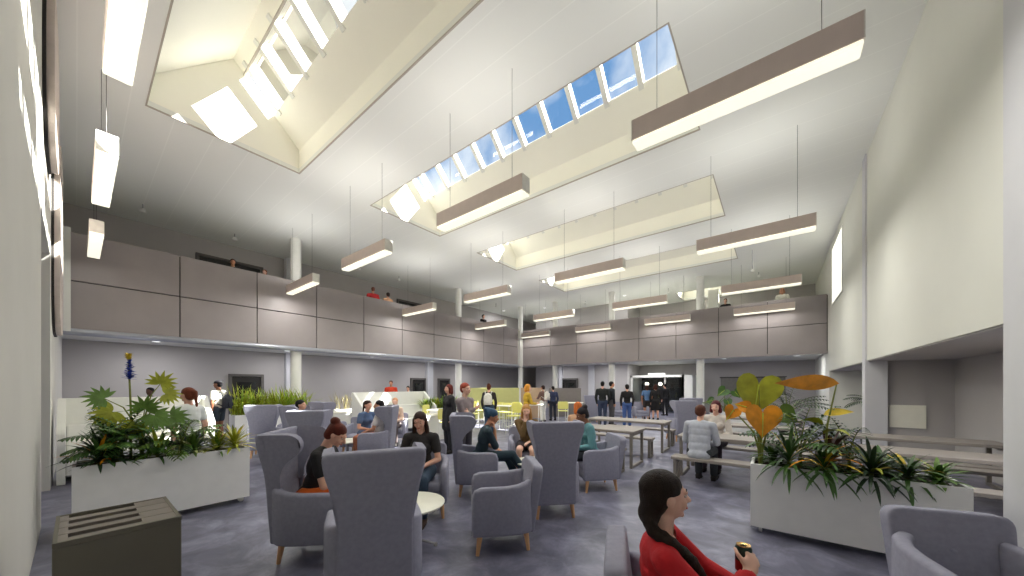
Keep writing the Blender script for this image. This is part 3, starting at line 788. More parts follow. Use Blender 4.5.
# recycling bin
def recycling_bin():
    x0, x1, y0, y1, h = -3.24, -2.68, -.07, .37, .9
    root = empty('recycling_bin', ((x0+x1)/2, (y0+y1)/2, 0), 0, 'olive grey recycling bin with slotted top at lower left', 'bin')
    w = (x1-x0)/2; d = (y1-y0)/2
    bm = bmesh.new(); box(bm, -w, w, -d, d, .02, h-.02, bev=.004, seg=1); new_obj('body', bm, M_BIN, root)
    bm = bmesh.new(); t = .015
    box(bm, -w, w, -d, -d+t, h-.02, h+.004); box(bm, -w, w, d-t, d, h-.02, h+.004); box(bm, -w, -w+t, -d+t, d-t, h-.02, h+.004); box(bm, w-t, w, -d+t, d-t, h-.02, h+.004)
    n = 4; pw = (2*w-2*t)/n
    lid = new_obj('rim', bm, M_BIN, root)
    xs = [-w+t+pw*k for k in range(n+1)]
    bm = bmesh.new(); box(bm, -w+t, w-t, -d+t, d-t, h-.022, h-.016); new_obj('dark_inside', bm, M_BLACK, root)
    for k in range(n):
        bm = bmesh.new(); a0 = xs[k]; 
        box(bm, a0+.066, a0+pw, -d+t, d-t-.13, h-.016, h) if k < n-1 else box(bm, a0+.07, a0+pw, -d+t, d-t-.13, h-.016, h)
        box(bm, a0+.003, a0+pw-.003, d-t-.13, d-t, h-.016, h+.001); box(bm, a0+.003, a0+pw-.003, -d+t, -d+t+.03, h-.016, h+.001)
        new_obj('lid', bm, M_BINTOP, root)
recycling_bin()
# grey cabinet in the far alcove
bm = bmesh.new(); box(bm, 2.05, 2.5, 12.6, 13.0, 0, 1.15, bev=.02); box(bm, 2.1, 2.45, 12.59, 12.6, .15, .9)
o = new_obj('speaker_cabinet', bm, mat('cab_grey', (84, 84, 92), .6)); tag(o, 'tall grey cabinet standing in the far right alcove', 'cabinet')

# ================================================================== PLANTS
def leafmat(name, rgb, var=.25): return mat('leaf_'+name, rgb, .42, var=var, scale=9)
LG = leafmat('green', (62, 98, 38)); LD = leafmat('dark_green', (34, 58, 30)); LY = leafmat('yellow_green', (158, 164, 42)); LO = leafmat('orange', (222, 146, 22)); LYE = leafmat('yellow', (214, 186, 52))
LR = leafmat('maroon', (74, 34, 30)); LB = leafmat('grass_green', (156, 186, 60)); LYG = leafmat('lime', (186, 200, 66)); LM = leafmat('mid_green', (96, 130, 50)); LSTEM = leafmat('stem', (120, 128, 50)); LBLUE = mat('blue_petal', (66, 86, 176), .6, var=.3); LPALE = leafmat('pale', (196, 200, 140))
def blade(bm, base, d, L, W, droop, mi=0, n=7, tip=.25, fold=.25, prof='sword', roll=0):
    """a curved leaf: starts along d, bends down by droop"""
    d = V(d).normalized(); side = d.cross(V((0, 0, 1)))
    side = V((1, 0, 0)) if side.length < 1e-3 else side.normalized()
    if roll: side = Matrix.Rotation(roll, 3, d) @ side
    p = V(base); prev = None
    for i in range(n+1):
        t = i/n
        w = W*(math.sin(PI*min(1, t*.9+.1))**.7 if prof == 'sword' else (math.sin(PI*t**.75) if prof == 'oval' else (1-t)**.5))
        if i == n: w = W*.02
        up = side.cross(d).normalized()
        ring = [bm.verts.new(p-side*w/2+up*fold*w*.5), bm.verts.new(p), bm.verts.new(p+side*w/2+up*fold*w*.5)]
        if prev:
            for k in range(2):
                f = bm.faces.new((prev[k], prev[k+1], ring[k+1], ring[k])); f.material_index = mi; f.smooth = True
        prev = ring
        p = p+d*(L/n); d = (d+V((0, 0, -droop/n*1.6))).normalized()
def fan(bm, e, d, up, S, mi=0, n=11, W=.24):
    d = V(d).normalized(); up = (V(up)-d*V(up).dot(d)).normalized(); sd = d.cross(up)
    for k in range(n):
        an = -1.9+3.8*k/(n-1); v = (d*math.cos(an)+sd*math.sin(an)+up*random.uniform(-.08, .12)).normalized()
        z = v.cross(V((0, 0, 1))); z = z.normalized() if z.length > 1e-3 else V((1, 0, 0)); u2 = z.cross(v)
        roll = math.atan2(up.dot(-z), up.dot(u2))
        blade(bm, e, v, S*(1-.25*abs(an)/1.9), S*W, .35, mi, 6, fold=.2, prof='oval', roll=-roll)
def rdir(az, el): return V((math.cos(az)*math.cos(el), math.sin(az)*math.cos(el), math.sin(el)))
def rosette(name, loc, label, mats, n=26, L=.42, W=.05, el=(.1, 1.3), droop=1.2, h=.1, cat='plant', group=None, accent=.15):
    root = empty(name, loc, 0, label, cat, group)
    bm = bmesh.new()
    for k in range(n):
        az = k*2.4+random.uniform(-.2, .2); e = el[0]+(el[1]-el[0])*(k/n)
        mi = 0 if random.random() > accent or len(mats) < 2 else random.randrange(1, len(mats))
        blade(bm, V((0, 0, h*(.3+.7*k/n))), rdir(az, e), L*random.uniform(.75, 1.1), W*random.uniform(.8, 1.1), droop*random.uniform(.7, 1.2), mi)
    new_obj('foliage', bm, mats, root)
    bm = bmesh.new(); tube(bm, [(0, 0, -.05), (0, 0, h)], [.02, .014], 8); new_obj('stem', bm, LSTEM, root)
    return root
def palm(name, loc, label, mats, n=7, L=.6, h=.3, leaf=.16, droop=.9, cat='plant', group=None, el=(.4, 1.35), W=.034):
    root = empty(name, loc, 0, label, cat, group); bm = bmesh.new(); bs = bmesh.new()
    for k in range(n):
        az = k*2.4+random.uniform(-.3, .3); e = random.uniform(*el); d = rdir(az, e); p = V((0, 0, h*.6)); pts = [p.copy()]; N = 12
        for i in range(N):
            p = p+d*(L/N); d = (d+V((0, 0, -droop/N*1.3))).normalized(); pts.append(p.copy())
            if i > 1:
                s = d.cross(V((0, 0, 1))).normalized()
                for sg in (-1, 1):
                    ll = leaf*math.sin(PI*(i/N)**.8*.9+.2)
                    blade(bm, p, (s*sg*.85+d*.6+V((0, 0, .15))), ll, W, .8, random.choice([0, 0, 0, len(mats)-1]), 4)
        tube(bs, pts, [.008*(1-.7*i/len(pts)) for i in range(len(pts))], 5)
    new_obj('foliage', bm, mats, root)
    tube(bs, [(0, 0, -.05), (0.005, 0, h*.7)], [.02, .015], 8); new_obj('stem', bs, LSTEM, root)
    return root
def heart(bm, c, d, up, S, mi=0):
    """big heart-shaped leaf blade: tip along d, face normal up, cupped"""
    d = V(d).normalized(); up = (V(up)-d*V(up).dot(d)).normalized(); s = d.cross(up)
    pts = []
    for k in range(28):
        t = 2*PI*k/28; x = 16*math.sin(t)**3; y = 13*math.cos(t)-5*math.cos(2*t)-2*math.cos(3*t)-math.cos(4*t)
        pts.append((x/29*.80, (5-y)/29))
    cen = bm.verts.new(V(c)+d*S*.28); rings = []
    for f in (.35, .7, 1.0):
        ring = []
        for k, (px, py) in enumerate(pts):
            qx = px*f; qy = .28+(py-.28)*f
            ring.append(bm.verts.new(V(c)+d*S*qy+s*S*qx-up*S*(.25*max(0, qy-.3)**2)+up*S*(.35*abs(qx)**1.5)+up*S*.006*math.sin(k*2.2)))
        rings.append(ring)
    n = 28
    for k in range(n):
        j = (k+1) % n
        f = bm.faces.new((cen, rings[0][k], rings[0][j])); f.material_index = mi; f.smooth = True
        for a in range(2):
            f = bm.faces.new((rings[a][k], rings[a+1][k], rings[a+1][j], rings[a][j])); f.material_index = mi; f.smooth = True
def taro(name, loc, label, leaves, mats, cat='plant', group=None):
    """leaves: (end point, tip dir, face normal, size, material)"""
    root = empty(name, loc, 0, label, cat, group)
    bs = bmesh.new()
    for (e, d, up, S, mi) in leaves:
        e = V(e); mid = V((e.x*.25, e.y*.25, e.z*.6)); tube(bs, [(0, 0, -.05), V((e.x*.08, e.y*.08, e.z*.3)), mid, e], [.014, .012, .01, .006], 7)
        bm = bmesh.new(); heart(bm, e, d, up, S, 0)
        lf_ = new_obj('leaf', bm, mats[mi], root)
        dd = V(d).normalized(); uu = V(up); uu = (uu-dd*uu.dot(dd)).normalized(); bm = bmesh.new(); tube(bm, [e+uu*.006, e+dd*S*.4+uu*.006, e+dd*S*.85-uu*.05*S], [.007, .005, .002], 5); new_obj('midrib', bm, LYG, lf_)
    new_obj('stalks', bs, LSTEM, root); return root
def grass(name, loc, label, m, n=60, L=.7, spread=.2, W=.016, group=None, droop=.8, cat='grass tuft', el=(.9, 1.5)):
    root = empty(name, loc, 0, label, cat, group); bm = bmesh.new()
    for k in range(n):
        blade(bm, (random.uniform(-spread, spread)*.5, random.uniform(-spread, spread), 0), rdir(random.uniform(0, 2*PI), random.uniform(*el)), L*random.uniform(.6, 1.1), W, droop*random.uniform(.4, 1.3), random.randrange(len(m)), 5)
    new_obj('blades', bm, m, root); return root
PT = .74
CR, CF = V((math.cos(YAW), math.sin(YAW), 0)), V((-math.sin(YAW), math.cos(YAW), 0))
# right planter: X -0.22..1.33, Y 4.67..5.17
G1 = 'plants in the right white planter'
def fr(u, v, z=PT): return (u, v, z)
taro('elephant_ear', fr(-.13, 4.82), 'tall yellow and orange elephant ear at the left end of the right planter', [
    (V((-.02, .02, .92)), V((-.12, -.1, -1)), V((.3, -1, .25)), .52, 0), (V((.02, -.07, .60)), V((.0, -.12, -1)), V((.3, -1, .15)), .40, 1),
    (V((-.26, -.05, .62)), V((-.5, -.3, -.9)), V((.3, -1, .3)), .20, 1), (V((-.13, -.1, .66)), V((-.9, -.1, .3)), V((.3, -1, .3)), .17, 1), (V((.20, .1, .60)), V((.7, .3, -.5)), V((0, -1, .5)), .26, 2)], [LY, LO, LM], group=G1)
def banner_leaf():
    root = empty('canna_plant', fr(.40, 4.8), 0, 'slender plant with one long orange leaf held level above the right planter', 'plant', G1)
    def lf(m, *k, **kw):
        bm = bmesh.new(); blade(bm, *k, **kw); new_obj('leaf', bm, m, root)
    lf(LO, (.12, 0, .93), (-.80, -.62, .05), .66, .17, .06, 0, 10, fold=.1, prof='oval', roll=1.25)
    lf(LYE, (0, 0, .6), (.9, .3, .35), .26, .10, .3, 0, 7, prof='oval', roll=.8); lf(LY, (0, 0, .4), (.5, -.6, .6), .3, .1, .9, 0, 7, prof='oval'); lf(LY, (0, 0, .5), (-.7, -.3, .5), .28, .1, .9, 0, 7, prof='oval', roll=.6)
    bm = bmesh.new(); tube(bm, [(0, 0, -.05), (.03, 0, .5), (.10, 0, .925)], [.014, .01, .006], 6); new_obj('stem', bm, LSTEM, root)
banner_leaf()
palm('parlor_palm', fr(.22, 4.98), 'dark feathery palm in the middle of the right planter', [LG, LD], 11, .62, .25, .2, 1.0, group=G1)
palm('parlor_palm', fr(.62, 5.05), 'second feathery palm behind the maroon plant in the right planter', [LD, LG], 9, .5, .2, .16, 1.0, group=G1)
rosette('dracaena', fr(.12, 4.74), 'drooping green dracaena hanging over the front left of the right planter', [LG, LD, LYE], 54, 0.45, 0.034, (-.35, 1.35), .9, .12, group=G1, accent=.2)
rosette('dracaena', fr(.40, 4.73), 'green dracaena with yellow lower leaves in the right planter centre', [LG, LYE, LO], 54, 0.39, 0.034, (-.4, 1.35), .9, .08, group=G1, accent=.22)
rosette('dracaena', fr(.74, 4.74), 'spreading dark dracaena over the front edge of the right planter', [LD, LG, LY], 57, 0.39, 0.034, (-.35, 1.35), .9, .08, group=G1, accent=.2)
rosette('cordyline', fr(.46, 4.88), 'maroon-leaved cordyline in the right planter', [LR, LR, LD], 22, .30, .07, (.3, 1.4), .6, .2, group=G1, accent=.2)
rosette('dracaena', fr(.98, 4.78), 'green and yellow dracaena right of centre in the right planter', [LG, LYE, LD], 48, 0.32, 0.034, (-.3, 1.35), .9, .06, group=G1, accent=.25)
rosette('low_fern', fr(1.18, 4.85), 'low bright fern at the right end of the right planter', [LM, LG, LY], 40, .24, .05, (.3, 1.3), .8, .05, group=G1, accent=.3)
rosette('low_fern', fr(.85, 5.0), 'low green fern at the back right of the right planter', [LM, LG, LD], 36, .28, .05, (.3, 1.3), .8, .05, group=G1, accent=.3)
rosette('low_fern', fr(-.02, 5.0), 'low green fern behind the elephant ear', [LG, LM, LD], 30, .3, .05, (.3, 1.3), .8, .05, group=G1, accent=.3)
# left planter: X -6.45..-5.93, Y -.16..1.52
G2 = 'plants in the left white planter'
def fl_(y, x=-6.15): return (x, y, PT)
palm('parlor_palm', fl_(.30), 'dark palm at the left end of the left planter', [LG, LM], 14, .42, .25, .2, .9, group=G2)
palm('parlor_palm', fl_(.34, -6.3), 'dark glossy palm beside the flowering stalk in the left planter', [LG, LD], 14, .5, .3, .2, .9, group=G2)
palm('parlor_palm', fl_(.85), 'green palm in the middle of the left planter', [LM, LD], 12, .5, .18, .18, 1.1, group=G2)
rosette('dracaena', fl_(.16, -6.05), 'dark dracaena at the very left of the left planter', [LD, LG, LO], 51, 0.38, 0.036, (.25, 1.4), .7, .1, group=G2, accent=.2)
rosette('dracaena', fl_(.25, -6.05), 'orange-flecked dracaena at the left front of the left planter', [LG, LO, LD], 45, 0.33, 0.036, (.25, 1.4), .7, .08, group=G2, accent=.25)
rosette('dracaena', fl_(.62, -6.05), 'green dracaena under the flowering stalk', [LG, LM, LY], 51, 0.34, 0.036, (.25, 1.4), .7, .1, group=G2, accent=.3)
rosette('low_fern', fl_(.95, -6.05), 'light green fern right of centre in the left planter', [LM, LG, LPALE], 60, 0.30, 0.036, (.25, 1.4), .7, .06, group=G2, accent=.35)
rosette('low_fern', fl_(1.2, -6.1), 'pale yellow-green fern near the right end of the left planter', [LY, LPALE, LM], 60, 0.30, 0.036, (.25, 1.4), .7, .05, group=G2, accent=.4)
rosette('dracaena', fl_(1.38, -6.05), 'spiky yellow dracaena at the right end of the left planter', [LY, LPALE, LYE], 51, 0.34, 0.036, (.25, 1.4), .7, .08, group=G2, accent=.4)
def fatsia():
    root = empty('fatsia', fl_(.50, -6.2), 0, 'tall yellow-green fatsia with fingered leaves in the left planter', 'plant', G2)
    bs = bmesh.new()
    for e, d, up, S, mi in [((.0, .16, .93), (.0, .5, .8), (1, -.1, .2), .19, 0), ((.05, .20, .80), (.0, 1, -.2), (1, 0, .3), .18, 0), ((.0, -.30, .76), (0, -.6, .2), (1, 0, .4), .19, 1), ((.05, -.24, .60), (.1, -.9, -.6), (1, 0, .3), .22, 0),
            ((.08, .02, .62), (.2, .1, 1), (1, 0, .1), .20, 1), ((.1, .10, .54), (.1, .5, -1), (1, 0, .3), .22, 1), ((.02, .26, .50), (0, .8, -.4), (1, 0, .2), .22, 1), ((.08, -.06, .44), (0, -.3, -1), (1, 0, .3), .2, 0)]:
        tube(bs, [(0, 0, -.05), (e[0]*.2, e[1]*.1, e[2]*.5), (e[0]*.5, e[1]*.5, e[2]*.85), e], [.012, .01, .007, .004], 6)
        bm = bmesh.new(); fan(bm, e, d, up, S, 0); new_obj('leaf', bm, (LY, LM)[mi], root)
    new_obj('stalks', bs, LSTEM, root)
fatsia()
def flower_spike():
    root = empty('flower_spike', fl_(.41, -6.2), 0, 'tall stalk with a blue flower spike and yellow tip in the left planter', 'flower', G2)
    bm = bmesh.new(); tube(bm, [(0, 0, -.05), (0, .0, .6), (.0, -.02, 1.24)], [.014, .011, .008], 6); blade(bm, (0, 0, .5), (.2, -.9, .2), .3, .03, .5); blade(bm, (0, 0, .6), (0, -.9, .0), .22, .03, .2); new_obj('stalk', bm, [LSTEM], root)
    bm = bmesh.new()
    for k in range(130):
        z = .98+.24*k/130; az = k*2.4; blade(bm, (0, -.012, z), rdir(az, random.uniform(.0, .9)), .075*(1.1-.6*k/130)*random.uniform(.6, 1.1), .026, .2, 0, 3)
    new_obj('blossom', bm, LBLUE, root)
    bm = bmesh.new()
    for k in range(26): blade(bm, (0, -.02, 1.21+.06*k/26), rdir(k*2.4, .9), .06, .03, .2, 0, 3)
    new_obj('tip', bm, LYE, root)
flower_spike()
# grass planter by the left wall
for k in range(9):
    y = 3.0+.22*k
    grass('grass_tuft', (-12.8, y, PT), 'tuft of tall bright grass, %s from the left in the long planter' % ORD(k), [LB, LY, LYG], 55, .95, .16, .034, 'tall grass in the long planter', .9)
for k in range(5):
    grass('reed_tuft', (-12.75, 5.9+.38*k, PT), 'thin brown-green reeds, %s from the left beside the booth' % ORD(k), [leafmat('reed', (150, 140, 90))], 22, .85, .16, .012, 'reeds beside the booth', .5, 'reeds')
q = P(440, 13.5)
for k in range(4):
    grass('leafy_tuft', (q.x, q.y-.6+.4*k, PT), 'yellow-green leafy tuft, %s from the left, right of the white booth' % ORD(k), [LB, LM, LY], 60, .55, .22, .05, 'leafy tufts right of the booth', 1.0, 'plant')
q = P(735, 11.3)
taro('elephant_ear', (q.x-.3, q.y, PT), 'large green elephant ear behind the seated pair', [
    (V((0, 0, .75)), V((-.6, -.3, -.6)), V((.4, -1, .4)), .42, 0), (V((.3, 0, .70)), V((.5, .1, -.7)), V((.3, -1, .3)), .36, 0), (V((-.35, 0, .4)), V((-.9, -.2, -.3)), V((.3, -1, .4)), .3, 0), (V((.1, -.1, .4)), V((.3, -.2, -.9)), V((.3, -1, .3)), .3, 0)], [LG])
palm('parlor_palm', (q.x+.55, q.y, PT), 'green palm behind the orange leaves', [LM, LG], 12, .8, .4, .25, 1.0, W=.03)
palm('parlor_palm', (q.x-.55, q.y+.05, PT), 'thin palm left of the green elephant ear', [LG, LD], 7, .6, .2, .2, .8, W=.025)
q = P(812, 9.8)
def pot(x, y, label, r=.22, h=.45):
    bm = bmesh.new(); lathe(bm, [(r*.75, 0), (r, h), (r*.9, h), (r*.85, h-.04), (.01, h-.05)], 28, Matrix.Translation((x, y, 0))); o = new_obj('plant_pot', bm, M_DARKM); smooth_angle(o); tag(o, label, 'plant pot')
pot(.3, 12.9, 'dark round pot of the palm behind the right planter'); palm('potted_palm', (.3, 12.9, .42), 'tall palm in a dark pot beyond the grey tables', [LD, LG], 14, 1.0, .7, .32, 1.0, W=.035)
pot(1.9, 12.2, 'dark round pot in the mouth of the far right alcove'); palm('potted_palm', (1.9, 12.2, .42), 'thin dark palm standing in the far right alcove', [LD, LG], 12, .55, 1.3, .2, 1.1, W=.03, el=(.1, 1.2))

# ================================================================== PEOPLE
def sph(bm, M, rx, ry, rz, n=14):
    r = bmesh.ops.create_uvsphere(bm, u_segments=n, v_segments=max(6, n*2//3), radius=1, matrix=M @ Matrix.Diagonal((rx, ry, rz, 1)))
def cap(bm, p0, p1, r0, r1, n=12):
    p0, p1 = V(p0), V(p1); d = p1-p0
    if d.length < 1e-5: sph(bm, Matrix.Translation(p0), r0, r0, r0); return
    d.normalize(); a = d.orthogonal().normalized(); b = d.cross(a); rings = []
    pr = [(-math.cos(t)*r0, math.sin(t)*r0, p0) for t in (.35, .8, 1.25, PI/2)]+[(math.cos(t)*r1, math.sin(t)*r1, p1) for t in (PI/2, 1.25, .8, .35)]
    for s, r, c in pr: rings.append([bm.verts.new(c+d*s+(a*math.cos(2*PI*k/n)+b*math.sin(2*PI*k/n))*r) for k in range(n)])
    for i in range(len(rings)-1):
        for k in range(n):
            j = (k+1) % n; bm.faces.new((rings[i][k], rings[i][j], rings[i+1][j], rings[i+1][k]))
    bm.faces.new(rings[0][::-1]); bm.faces.new(rings[-1])
def fuse(name, bm, m, parent, vox, smooth=3, fac=.5):
    bmesh.ops.recalc_face_normals(bm, faces=bm.faces[:])
    me = bpy.data.meshes.new('tmp'); bm.to_mesh(me); bm.free()
    o = bpy.data.objects.new('tmp', me); COL.objects.link(o)
    md = o.modifiers.new('r', 'REMESH'); md.mode = 'VOXEL'; md.voxel_size = vox; md.use_smooth_shade = True
    if smooth: ms = o.modifiers.new('s', 'SMOOTH'); ms.factor = fac; ms.iterations = smooth
    dg = bpy.context.evaluated_depsgraph_get(); dg.update()
    r = bpy.data.meshes.new_from_object(o.evaluated_get(dg)); r.name = name
    bpy.data.objects.remove(o); bpy.data.meshes.remove(me)
    r.materials.clear(); r.materials.append(m)
    for p in r.polygons: p.use_smooth = True; p.material_index = 0
    q = bpy.data.objects.new(name, r); COL.objects.link(q); q.parent = parent; return q
SKIN = {'light': (222, 172, 148), 'fair': (232, 186, 164), 'tan': (196, 138, 106), 'brown': (134, 88, 64), 'dark': (84, 54, 42)}
def skinmat(k): return mat('skin_'+k, SKIN[k], .5, var=.03, scale=20, sss=.08)
def cloth(rgb, k=None): return mat('cloth_%d_%d_%d' % rgb, rgb, .85, var=.1, scale=14, bump=.25, bscale=120)
def ik(S, T, a, b, pole):
    S, T = V(S), V(T); d = T-S; L = min(d.length, (a+b)*.995); d.normalize(); T = S+d*L
    x = (a*a-b*b+L*L)/(2*L); h = math.sqrt(max(0, a*a-x*x)); p = V(pole); p = (p-d*p.dot(d)).normalized()
    return S+d*x+p*h, T
def hand(bm, wr, d, n, s=1, curl=.5, near=True, k=1.0):
    """wr wrist, d pointing direction, n palm normal, s = +1 right / -1 left"""
    d = V(d).normalized(); n = V(n); n = (n-d*n.dot(d)).normalized(); sd = d.cross(n)*s
    M = Matrix((sd, d, n)).transposed().to_4x4(); M.translation = wr+d*.045*k
    sph(bm, M, .038*k, .052*k, .016*k, 12)
    fr = .0085*k if near else .011*k
    for i, (o, L) in enumerate(((-.029, .062), (-.010, .074), (.010, .078), (.028, .068))):
        b = wr+d*.085*k+sd*o*k-d*abs(o)*.25
        e1 = (d*math.cos(curl*.7)+n*math.sin(curl*.7)); m1 = b+e1*L*.5*k
        e2 = (d*math.cos(curl*1.9)+n*math.sin(curl*1.9)); m2 = m1+e2*L*.32*k
        e3 = (d*math.cos(curl*2.6)+n*math.sin(curl*2.6)); m3 = m2+e3*L*.22*k
        cap(bm, b, m1, fr*1.05, fr, 8); cap(bm, m1, m2, fr, fr*.9, 8); cap(bm, m2, m3, fr*.9, fr*.8, 8)
    b = wr+d*.03*k+sd*.028*k; m1 = b+(sd*.75+d*.6+n*.35).normalized()*.04*k; m2 = m1+(d*.8+n*.5+sd*.15).normalized()*.034*k
    cap(bm, b, m1, fr*1.3, fr*1.15, 8); cap(bm, m1, m2, fr*1.15, fr*.95, 8)
def person(label, loc, d, pose='stand', H=1.68, skin='light', top=(40, 40, 44), sleeve='long', bottom=('trousers', (40, 50, 70)), shoes=(30, 26, 24),
           hair=('short', (40, 28, 20)), lean=0.0, head=(0, 0), hands=None, female=True, lod=1, seat=.45, coat=False, pole=None, feet=None, twist=0, group=None, palms=None, curl=(.5, .5), vneck=0):
    S = H/1.7; sit = pose == 'sit'
    root = empty('person', (loc[0], loc[1], loc[2] if len(loc) > 2 else 0), face_rz(d), label, 'person', group)
    vox = {0: .0062, 1: .0095, 2: .014, 3: .02}[lod]; near = lod <= 1
    mw = 1.0 if female else 1.07
    hipz = (seat+.10) if sit else .93*S
    hip = V((0, 0, hipz))
    Mt = Matrix.Translation(hip) @ Matrix.Rotation(twist, 4, 'Z') @ Matrix.Rotation(-lean, 4, 'X') @ Matrix.Scale(S, 4)
    t = lambda x, y, z: Mt @ V((x, y, z))
    neck = t(0, -.005, .505); hy, hp = head
    Mh = Matrix.Translation(t(0, .012, .51)) @ Matrix.Rotation(twist+hy, 4, 'Z') @ Matrix.Rotation(-(lean*.6+hp), 4, 'X') @ Matrix.Scale(S, 4) @ Matrix.Translation((0, .0, .145))
    hd = lambda x, y, z: Mh @ V((x, y, z))
    legs = []
    for s in (-1, 1):
        h0 = Mt @ V((s*.092, 0, -.01))
        if sit:
            kn = V((s*.115, .43*S, seat+.075)); an = V((s*.12, .42*S, .085))
            if feet: kn = V(feet[0 if s < 0 else 1][0]); an = V(feet[0 if s < 0 else 1][1])
        else:
            kn = V((s*.10, .02, .49*S)); an = V((s*.105, -.01, .085))
            if feet: an = V(feet[0 if s < 0 else 1]); kn = (h0+an)/2+V((0, .03, 0))
        legs.append((s, h0, kn, an))
    shr = .172*mw
    arms = []
    hands = hands or (('lap', 'lap') if sit else ('down', 'down'))
    for s, hn in ((-1, hands[0]), (1, hands[1])):
        sh = t(s*shr, 0, .435)
        if hn == 'lap': T = V((s*.07, .27*S, seat+.20)); nrm = (0, 0, -1)
        elif hn == 'down': T = V((s*.215, .035, hipz-.085*S)); nrm = (-s, 0, 0)
        elif hn == 'crossed': T = t(-s*.10, .16, .26+.03*s); nrm = (0, -1, 0)
        elif hn == 'chin': T = hd(s*.02, .10, -.19); nrm = (0, -1, .2)
        elif hn == 'phone': T = t(s*.07, .30, .17); nrm = (-s*.3, -.2, 1)
        elif hn == 'hip': T = t(s*.13, .10, .03); nrm = (-s, 0, 0)
        else: T = V(hn); nrm = (-s*.7, 0, -.6)
        if palms and palms[0 if s < 0 else 1]: nrm = palms[0 if s < 0 else 1]
        pl = V((s*.8, -.5, -.8)) if not pole else V(pole[0 if s < 0 else 1])
        el, wr = ik(sh, T, .285*S, .25*S, pl)
        hdir = (wr-el).normalized()
        if hn == 'chin': hdir = V((0, -.15, 1))
        arms.append((s, sh, el, wr, hdir, nrm))
    # --- body
    bm = bmesh.new()
    R = lambda: Mt
    def torso(bm, g=0.0, zmin=None):
        E = lambda x, y, z, a, b, c: sph(bm, Mt @ Matrix.Translation((x, y, z)), (a+g), (b+g), (c+g))
        E(0, -.01, .0, .15*(1 if female else .97), .105, .11)
        E(0, 0, .14, (.118 if female else .135)*1.0, .088, .14)
        E(0, -.005, .32, .145*mw, .102, .15)
        E(0, -.015, .40, .15*mw, .085, .085)
        for s in (-1, 1):
            cap(bm, t(s*.04, -.012, .455), t(s*(shr-.02), 0, .43), .05*S+g, .05*S+g)
            if female: E(s*.068, .068, .31, .055, .05, .055)
    torso(bm)
    cap(bm, t(0, -.02, .44), t(0, .005, .56), .052*S, .05*S)
    for s, h0, kn, an in legs:
        cap(bm, h0, kn, .088*S, .058*S); cap(bm, kn, an+V((0, 0, .02)), .056*S, .036*S); mid = kn*.7+an*.3-V((0, .018, 0)); cap(bm, kn*.85+an*.15-V((0, .01, 0)), kn*.55+an*.45-V((0, .012, 0)), .053*S, .05*S)
        cap(bm, an+V((0, -.03, -.035)), an+V((s*.015, .145, -.055)), .036, .024)
    for s, sh, el, wr, hdir, nrm in arms:
        cap(bm, sh, el, .047*S*mw, .038*S*mw); cap(bm, el, wr, .038*S*mw, .025*S*mw)
        hand(bm, wr, hdir, nrm, s, curl[0 if s < 0 else 1], near, S)
    HE = lambda x, y, z, a, b, c, n=14: sph(bm, Mh @ Matrix.Translation((x, y, z)), a, b, c, n)
    HE(0, -.008, .022, .073, .092, .088); HE(0, .022, -.02, .060, .070, .082); HE(0, .035, -.062, .043, .048, .042)
    HE(0, .074, -.088, .018, .014, .015)
    if lod <= 2:
        cap(bm, hd(0, .088, .010), hd(0, .112, -.026), .008*S, .0125*S); HE(0, .092, -.032, .018, .014, .009)
        for s in (-1, 1):
            HE(s*.072, -.008, -.008, .009, .018, .027); cap(bm, hd(s*.014, .086, .024), hd(s*.042, .076, .022), .010*S, .010*S); HE(s*.034, .062, -.028, .024, .022, .024)
        HE(0, .088, -.057, .022, .012, .010)
    sk = skinmat(skin)
    body = fuse('body', bm, sk, root, vox, 2, .5)
    # --- eyes, lips
    if lod <= 1:
        for s in (-1, 1):
            bm = bmesh.new(); sph(bm, Mh @ Matrix.Translation((s*.031, .0765, .004)), .0115, .010, .0060, 12); ey = new_obj('eye', bm, mat('eye_white', (196, 184, 176), .25, var=.02), root, True)
            bm = bmesh.new(); sph(bm, Mh @ Matrix.Translation((s*.031, .0825, .004)), .0062, .0050, .0058, 10); new_obj('iris', bm, mat('iris', (50, 34, 24), .2), ey, True)
            bm = bmesh.new(); tube(bm, [hd(s*.014, .0885, .027), hd(s*.030, .086, .033), hd(s*.046, .076, .029)], [.0022, .0028, .0015], 6); new_obj('eyebrow', bm, cloth(hair[1]), root, True)
        bm = bmesh.new(); sph(bm, Mh @ Matrix.Translation((0, .092, -.057)), .021, .0115, .0075, 12); new_obj('lips', bm, mat('lips_'+skin, tuple(int(c*f) for c, f in zip(SKIN[skin], (.85, .55, .55))), .4), root, True)
    # --- top
    bm = bmesh.new(); g = .013
    torso(bm, g if not coat else .018)
    if coat:
        if sit: sph(bm, Mt @ Matrix.Translation((0, -.02, -.05)), .178, .14, .12); sph(bm, Mt @ Matrix.Translation((0, -.01, .06)), .172, .125, .2); sph(bm, Mt @ Matrix.Translation((0, -.01, .2)), .168, .118, .2)
        else:
            for s, h0, kn, an in legs: cap(bm, h0+V((0, 0, .1)), h0*.35+kn*.65, .115, .12)
            sph(bm, Mt @ Matrix.Translation((0, 0, -.15)), .17, .13, .2)
    for s, sh, el, wr, hdir, nrm in arms:
        if sleeve == 'long': cap(bm, sh, el, .047*S*mw+g, .04*S*mw+g); cap(bm, el, el*.08+wr*.92, .04*S*mw+g, .028*S*mw+g)
        elif sleeve == 'half': cap(bm, sh, el, .047*S*mw+g, .042*S*mw+g*1.3)
        elif sleeve == 'short': cap(bm, sh, sh*.45+el*.55, .047*S*mw+g, .045*S*mw+g*1.3)
    tp = fuse('top', bm, cloth(top), root, vox*1.15, 3)
